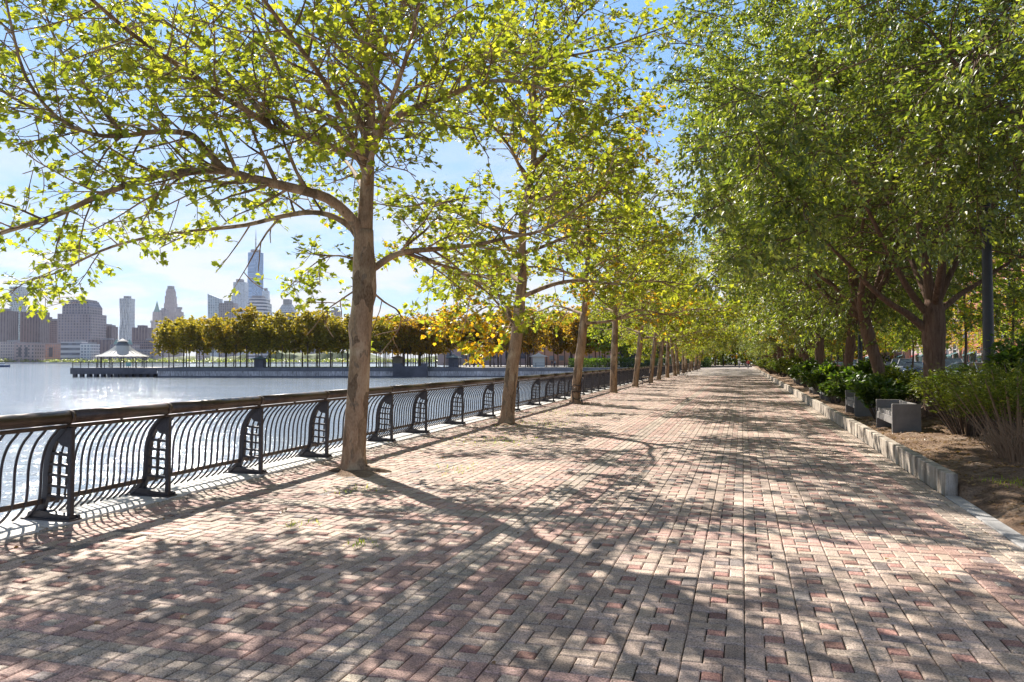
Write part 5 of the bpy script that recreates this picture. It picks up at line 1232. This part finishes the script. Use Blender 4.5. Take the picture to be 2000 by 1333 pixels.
def jenga(m, W_, d, h):
    z = 0; r = random.Random(2); k = 0
    while z < h:
        hh = h * (.10 if z < h * .6 else .035) * r.uniform(.7, 1.2); f = r.uniform(.84, 1.0) * (1 if z < h * .7 else r.uniform(.9, 1.1)); o = r.uniform(-.05, .05) * W_
        m.pillar([(-W_ / 2 * f + o, 0), (W_ / 2 * f + o, 0), (W_ / 2 * f + o, d), (-W_ / 2 * f + o, d)], z + .01, min(h, z + hh)); z += hh
tower('glass_tower', 'white stacked-box glass tower with shifted upper floors at the left', 16, 40, 560, 1750, 'f_silver', shape=jenga)
tower('apartment_tower', 'wide brown slab tower right of the stacked-box tower', 38, 77, 609, 1350, 'f_brown2', parts=P_roof())
tower('apartment_tower', 'brown tower with a small square turret left of the stepped grey tower', 77, 97, 623, 1500, 'f_brown2', parts=P_roof(mat='f_brown'))
tower('apartment_tower', 'low brown tower touching the stepped grey tower on its left', 96, 112, 627, 1400, 'f_brown', parts=P_roof())
def gold(m, W_, d, h):
    def rect(f, o=0): return [(-W_ / 2 * f, d * (1 - f) / 2), (W_ / 2 * f, d * (1 - f) / 2), (W_ / 2 * f, d * (1 + f) / 2), (-W_ / 2 * f, d * (1 + f) / 2)]
    m.pillar(rect(1), 0, h * .785); m.pillar(rect(.82), h * .785 + .02, h * .90); m.pillar(rect(.82), h * .90 + .03, h * .98, 0, rect(.68)); m.pillar(rect(.68), h * .98 + .03, h)
tower('office_tower', 'broad stepped grey-brown office tower with a chamfered crown', 111, 176, 587, 1150, 'f_grey', depth=45, shape=gold, parts=lambda r, W_, d, h, Z: roofbox(r, W_ * .6, d, h, 2))
tower('office_tower', 'dark shoulder building right behind the stepped grey-brown tower', 170, 192, 637, 1250, 'f_brown', parts=P_roof())
tower('apartment_tower', 'brown block with two roof boxes left of the wavy silver tower', 187, 217, 638, 1200, 'f_brown2', parts=lambda r, W_, d, h, Z: (roofbox(r, W_ * .4, d, h, 4), roofbox(r, W_ * .2, d, h, 2.5, W_ * .33)))
def wavy(m, W_, d, h):
    n = 26
    for k in range(n):
        z0 = h * k / n; z1 = h * (k + 1) / n
        P0 = []; 
        nn = 14
        for q in range(nn + 1): x = -W_ / 2 + W_ * q / nn; P0.append((x, 1.6 * math.sin(q * 1.7 + k * .45) + 1.0 * math.sin(q * 2.9 - k * .3)))
        s = 1 if k < n * .55 else .96
        m.pillar([(a * s, b) for a, b in P0] + [(W_ / 2 * s, d), (-W_ / 2 * s, d)], z0 + .01 * k, z1)
tower('glass_tower', 'slim silver tower with a rippled wavy face', 232, 254, 583, 2100, 'f_silver', shape=wavy, parts=P_roof())
tower('apartment_tower', 'brown block just right of the wavy silver tower', 257, 287, 640, 1300, 'f_brown2', parts=P_roof(mat='f_brown'))
def woolpart(root, W_, d, h, Z):
    m = MB(); m.pillar([(-W_ * .24, d * .26), (W_ * .24, d * .26), (W_ * .24, d * .74), (-W_ * .24, d * .74)], h + .02, h * 1.07, 0, [(-W_ * .14, d * .36), (W_ * .14, d * .36), (W_ * .14, d * .64), (-W_ * .14, d * .64)])
    m.pillar([(-W_ * .14, d * .36), (W_ * .14, d * .36), (W_ * .14, d * .64), (-W_ * .14, d * .64)], h * 1.07 + .02, h * 1.22, 0, [(-.3, d * .5 - .3), (.3, d * .5 - .3), (.3, d * .5 + .3), (-.3, d * .5 + .3)]); m.build('roof', M['roof_green'], root)
    for sx in (-.42, .42): m = MB(); m.pillar([(W_ * sx - 2, 2), (W_ * sx + 2, 2), (W_ * sx + 2, 6), (W_ * sx - 2, 6)], h * .78, h * .84, 0, [(W_ * sx - .2, 3.8), (W_ * sx + .2, 3.8), (W_ * sx + .2, 4.2), (W_ * sx - .2, 4.2)]); m.build('turret', M['roof_green'], root)
tower('gothic_tower', 'pale gothic tower with a pointed green copper crown', 291, 312, 609, 2200, 'f_tan', shape=steps((1, 0, .6), (.8, 0, .82), (.6, 0, 1)), parts=woolpart)
tower('office_tower', 'plain grey slab between the gothic tower and the tall stepped tower', 309, 322, 606, 2300, 'f_grey', parts=P_roof())
tower('stepped_tower', 'tall tan tower with a tapering stepped crown', 318, 339, 564, 2350, 'f_tan', shape=steps((1, 0, .62), (.94, 0, .8), (.84, 0, .9), (.72, 0, .97), (.62, 0, 1)), parts=P_roof())
tower('stepped_tower', 'shorter tan tower with rounded top right of the tapering stepped one', 337, 355, 604, 2250, 'f_tan', shape=steps((1, 0, .82), (.8, -.05, .95), (.5, -.1, 1)), parts=P_roof())
tower('office_tower', 'low tan building top above the pier trees left of the slanted tower', 382, 403, 626, 1500, 'f_tan', parts=P_roof())
def slant(m, W_, d, h): m.pillar([(-W_ / 2 * .75, 0), (W_ / 2, 0), (W_ / 2, d), (-W_ / 2 * .75, d)], 0, [h * .93 + h * .07, h * .93, h * .93, h], 0, [(-W_ / 2, 0), (W_ / 2, 0), (W_ / 2, d), (-W_ / 2, d)])
tower('glass_tower', 'grey glass tower with a slanted roof, high on its left side', 404, 427, 574, 1900, 'f_glass2', shape=slant, parts=lambda r, W_, d, h, Z: roofbox(r, W_ * .2, d, h * .93, 2, W_ * .2))
tower('office_tower', 'flat-topped grey office block right of the slanted tower', 426, 456, 592, 1900, 'f_grey', parts=P_roof())
tower('glass_tower', 'pale blue glass tower with a notched left side beside the tallest tower', 451, 477, 551, 2500, 'f_glass2', shape=lambda m, W_, d, h: (m.pillar([(-W_ / 2, 0), (-W_ * .38, 0), (-W_ * .38, d), (-W_ / 2, d)], 0, h * .87), m.pillar([(-W_ * .379, 0), (W_ / 2, 0), (W_ / 2, d), (-W_ * .379, d)], 0, h)), parts=P_roof())
# tallest tower: square base to rotated square top (tapering triangles)
Zt = 2870; root = local_thing('tallest_tower', 'tallest blue glass tower of tapering triangular faces with a mast', 'skyscraper', 492.5, Zt, -1)
hw = 15.5 / F * Zt; tw = 10.3 / F * Zt; z1 = H(600, Zt) * .28; h = H(491, Zt)
m = MB(); B = [(-hw, 0), (hw, 0), (hw, 2 * hw), (-hw, 2 * hw)]; m.pillar(B, 0, z1)
V = [(a, b, z1 + .05) for a, b in B] + [(0, hw - tw * 1.41, h), (tw * 1.41, hw, h), (0, hw + tw * 1.41, h), (-tw * 1.41, hw, h)]
ang_ = 0.30
def rotp(p): x, y = p[0], p[1] - hw; return (x * math.cos(ang_) - y * math.sin(ang_), x * math.sin(ang_) + y * math.cos(ang_) + hw, p[2])
tri = [(0, 1, 4), (1, 5, 4), (1, 2, 5), (2, 6, 5), (2, 3, 6), (3, 7, 6), (3, 0, 7), (0, 4, 7), (4, 5, 6, 7)]
uvs = [[(V[i][0] + V[i][1], V[i][2]) for i in f] for f in tri]
m2 = MB(); m2.v = [rotp(v) for v in m.v]; m2.f = m.f; m2.m = m.m; m2.uv = m.uv; m2.hasuv = True; m2.add([rotp(v) for v in V], tri, 0, uvs)
m2.build('wall', M['f_glass'], root)
m = MB(); m.lathe([(tw * .95, h + 4), (tw * .95, h + 11)], (0, hw, 0), 24)
for k in range(12): a = k * math.pi / 6; m.tube([(math.cos(a) * tw * .85, hw + math.sin(a) * tw * .85, h), (math.cos(a) * tw * .9, hw + math.sin(a) * tw * .9, h + 4)], .8, 4)
m.build('crown_ring', M['roofc'], root)
m = MB(); hs = H(448, Zt); m.tube([(0, hw, h), (0, hw, h + 30), (0, hw, h + 60), (0, hw, hs - 8), (0, hw, hs + 6)], [2.6, 2.2, 1.6, 1.0, .5], 8)
for zz in (15, 32, 50): m.lathe([(3.2, h + zz), (3.2, h + zz + 2)], (0, hw, 0), 10)
m.build('mast', M['roofc'], root)
def rounded(m, W_, d, h):
    for k, (f, t0, t1) in enumerate(((1, 0, .80), (.92, .80, .92), (.78, .92, 1))):
        P = [(-W_ / 2 * f + W_ * .04 * (1 - f), d * .3)] + [(W_ / 2 * f * math.sin(a), d * .3 * (1 - math.cos(a)) + 0.0) for a in np.linspace(-1.0, 1.0, 9)] + [(W_ / 2 * f, d * .3), (W_ / 2 * f, d), (-W_ / 2 * f, d)]
        m.pillar(P, h * t0 + .02 * k, h * t1)
tower('office_tower', 'horizontally striped white office block with a curved stepped top in front of the tallest tower', 476, 519, 582, 1500, 'f_stripe', depth=40, shape=rounded, parts=P_roof())
tower('glass_tower', 'thin pale tower sliver right of the tallest tower', 511, 522, 568, 2600, 'f_glass2', parts=P_roof())
def pyr(root, W_, d, h, Z):
    m = MB(); m.pillar([(-W_ * .36, d * .14), (W_ * .36, d * .14), (W_ * .36, d * .86), (-W_ * .36, d * .86)], h + .02, h * 1.13, 0, [(-W_ * .2, d * .3), (W_ * .2, d * .3), (W_ * .2, d * .7), (-W_ * .2, d * .7)]); m.build('roof', M['f_white'], root); roofbox(root, W_ * .28, d, h * 1.13, h * .1)
tower('office_tower', 'pale office tower with a sloped copper-like roof and square top block', 535, 577, 607, 1900, 'f_stripe', shape=steps((1, 0, .84), (.86, 0, 1)), parts=pyr)
def dome(root, W_, d, h, Z):
    m = MB(); m.lathe([(W_ * .42, h + .02), (W_ * .40, h + 5), (W_ * .3, h + 10), (W_ * .15, h + 13), (1, h + 14)], (0, d / 2, 0), 16); m.build('dome', M['roof_green'], root, True)
tower('office_tower', 'low domed office tower behind the pier trees', 583, 607, 618, 1900, 'f_grey', parts=dome)
tower('office_tower', 'small grey tower top left of the nearest plane trunk', 646, 663, 606, 2000, 'f_grey', parts=P_roof())
tower('office_tower', 'low stone building between the domed and the small grey tower', 606, 640, 626, 1800, 'f_tan', parts=P_roof())
# low riverfront row
for a in (('low pale brick building at the left edge of the far bank', -15, 28, 668, 1000, 'f_tan'), ('square brown ventilation building with large openings on the far bank', 27, 67, 671, 985, 'f_stone'), ('white striped low office building below the stepped tower', 118, 159, 668, 1010, 'f_stripe'),
          ('long pinkish low building behind the ventilation building', 64, 122, 672, 1040, 'f_brick2'), ('pale low office wing below the dark shoulder building', 156, 177, 672, 1000, 'f_white'), ('low grey building with pointed ornate roofs below the wavy tower', 214, 257, 673, 1020, 'f_grey'),
          ('long low grey building behind the pavilion', 205, 300, 686, 1000, 'f_grey'), ('brown wall-like block between the shoulder and wavy towers', 176, 216, 664, 1080, 'f_brown2'), ('brown lower block left of the pier trees', 258, 300, 665, 1060, 'f_brown')):
    lb, p0, p1, yt, Z, fm = a
    def prt(root, W_, d, h, Z, lb=lb):
        if 'pointed' in lb:
            for s in (-.3, .0, .3): m = MB(); m.pillar([(W_ * s - 3, 3), (W_ * s + 3, 3), (W_ * s + 3, 9), (W_ * s - 3, 9)], h + .02, h + 7, 0, [(W_ * s - .3, 5.7), (W_ * s + .3, 5.7), (W_ * s + .3, 6.3), (W_ * s - .3, 6.3)]); m.build('turret', M['roof_green'], root)
        elif 'ventilation' in lb:
            roofbox(root, W_ * .9, d, h, 1.2)
            for s in (-.22, .1): m = MB(); m.box((W_ * s, -.1, h * .55), (W_ * .13, .4, h * .5)); m.build('opening', M['quay_dark'], root)
        else: roofbox(root, W_ * .3, d, h, 2.5, W_ * .2)
    tower('riverfront_building', lb, p0, p1, yt, Z, fm, depth=22, parts=prt)

# boat
bp = atz(3, 420, -2.0); root = thing('boat', 'small white motor boat at the left edge of the river', 'boat', bp, TH)
m = MB(); V = []
for (x, w_, zt) in ((-4.5, 1.2, .9), (-2, 1.5, .9), (1.5, 1.4, 1.0), (3.5, .8, 1.2), (4.8, .05, 1.4)):
    V += [(x, -w_, zt), (x * .97, -w_ * .6, -.3), (x * .97, w_ * .6, -.3), (x, w_, zt)]
m.add(V, [(i * 4 + k, i * 4 + k + 1, i * 4 + 4 + k + 1, i * 4 + 4 + k) for i in range(4) for k in range(3)] + [(i * 4 + 3, i * 4, i * 4 + 4, i * 4 + 7) for i in range(4)] + [(0, 1, 2, 3)]); m.build('hull', M['c_blue'], root)
m = MB(); m.box((-.6, 0, 1.7), (3.6, 2.0, 1.5), bev=.1); m.build('cabin', M['c_white'], root); m = MB(); m.box((-.6, 0, 1.95), (3.65, 2.05, .45)); m.build('window', M['glass'], root)

# ================================================================== HAZE
m = MB(); P = [loc(-2900, -60), loc(2100, -60), loc(2100, 3650), loc(-2900, 3650)]; m.pillar([(p.x, p.y) for p in P], -5.0, 560)
m.add([(p.x, p.y, -5.0) for p in P], [(3, 2, 1, 0)])
t = NT('haze'); v = t.n('ShaderNodeVolumePrincipled'); v.inputs['Color'].default_value = (0.80, 0.86, 1.0, 1); v.inputs['Density'].default_value = 0.00003; v.inputs['Anisotropy'].default_value = 0.3
t.l(v.outputs[0], t.out.inputs['Volume']); o = m.build('haze', t.m); tag(o, kind='stuff', label='thin bluish haze over the river and city', cat='haze')
print('objects', len(bpy.data.objects))
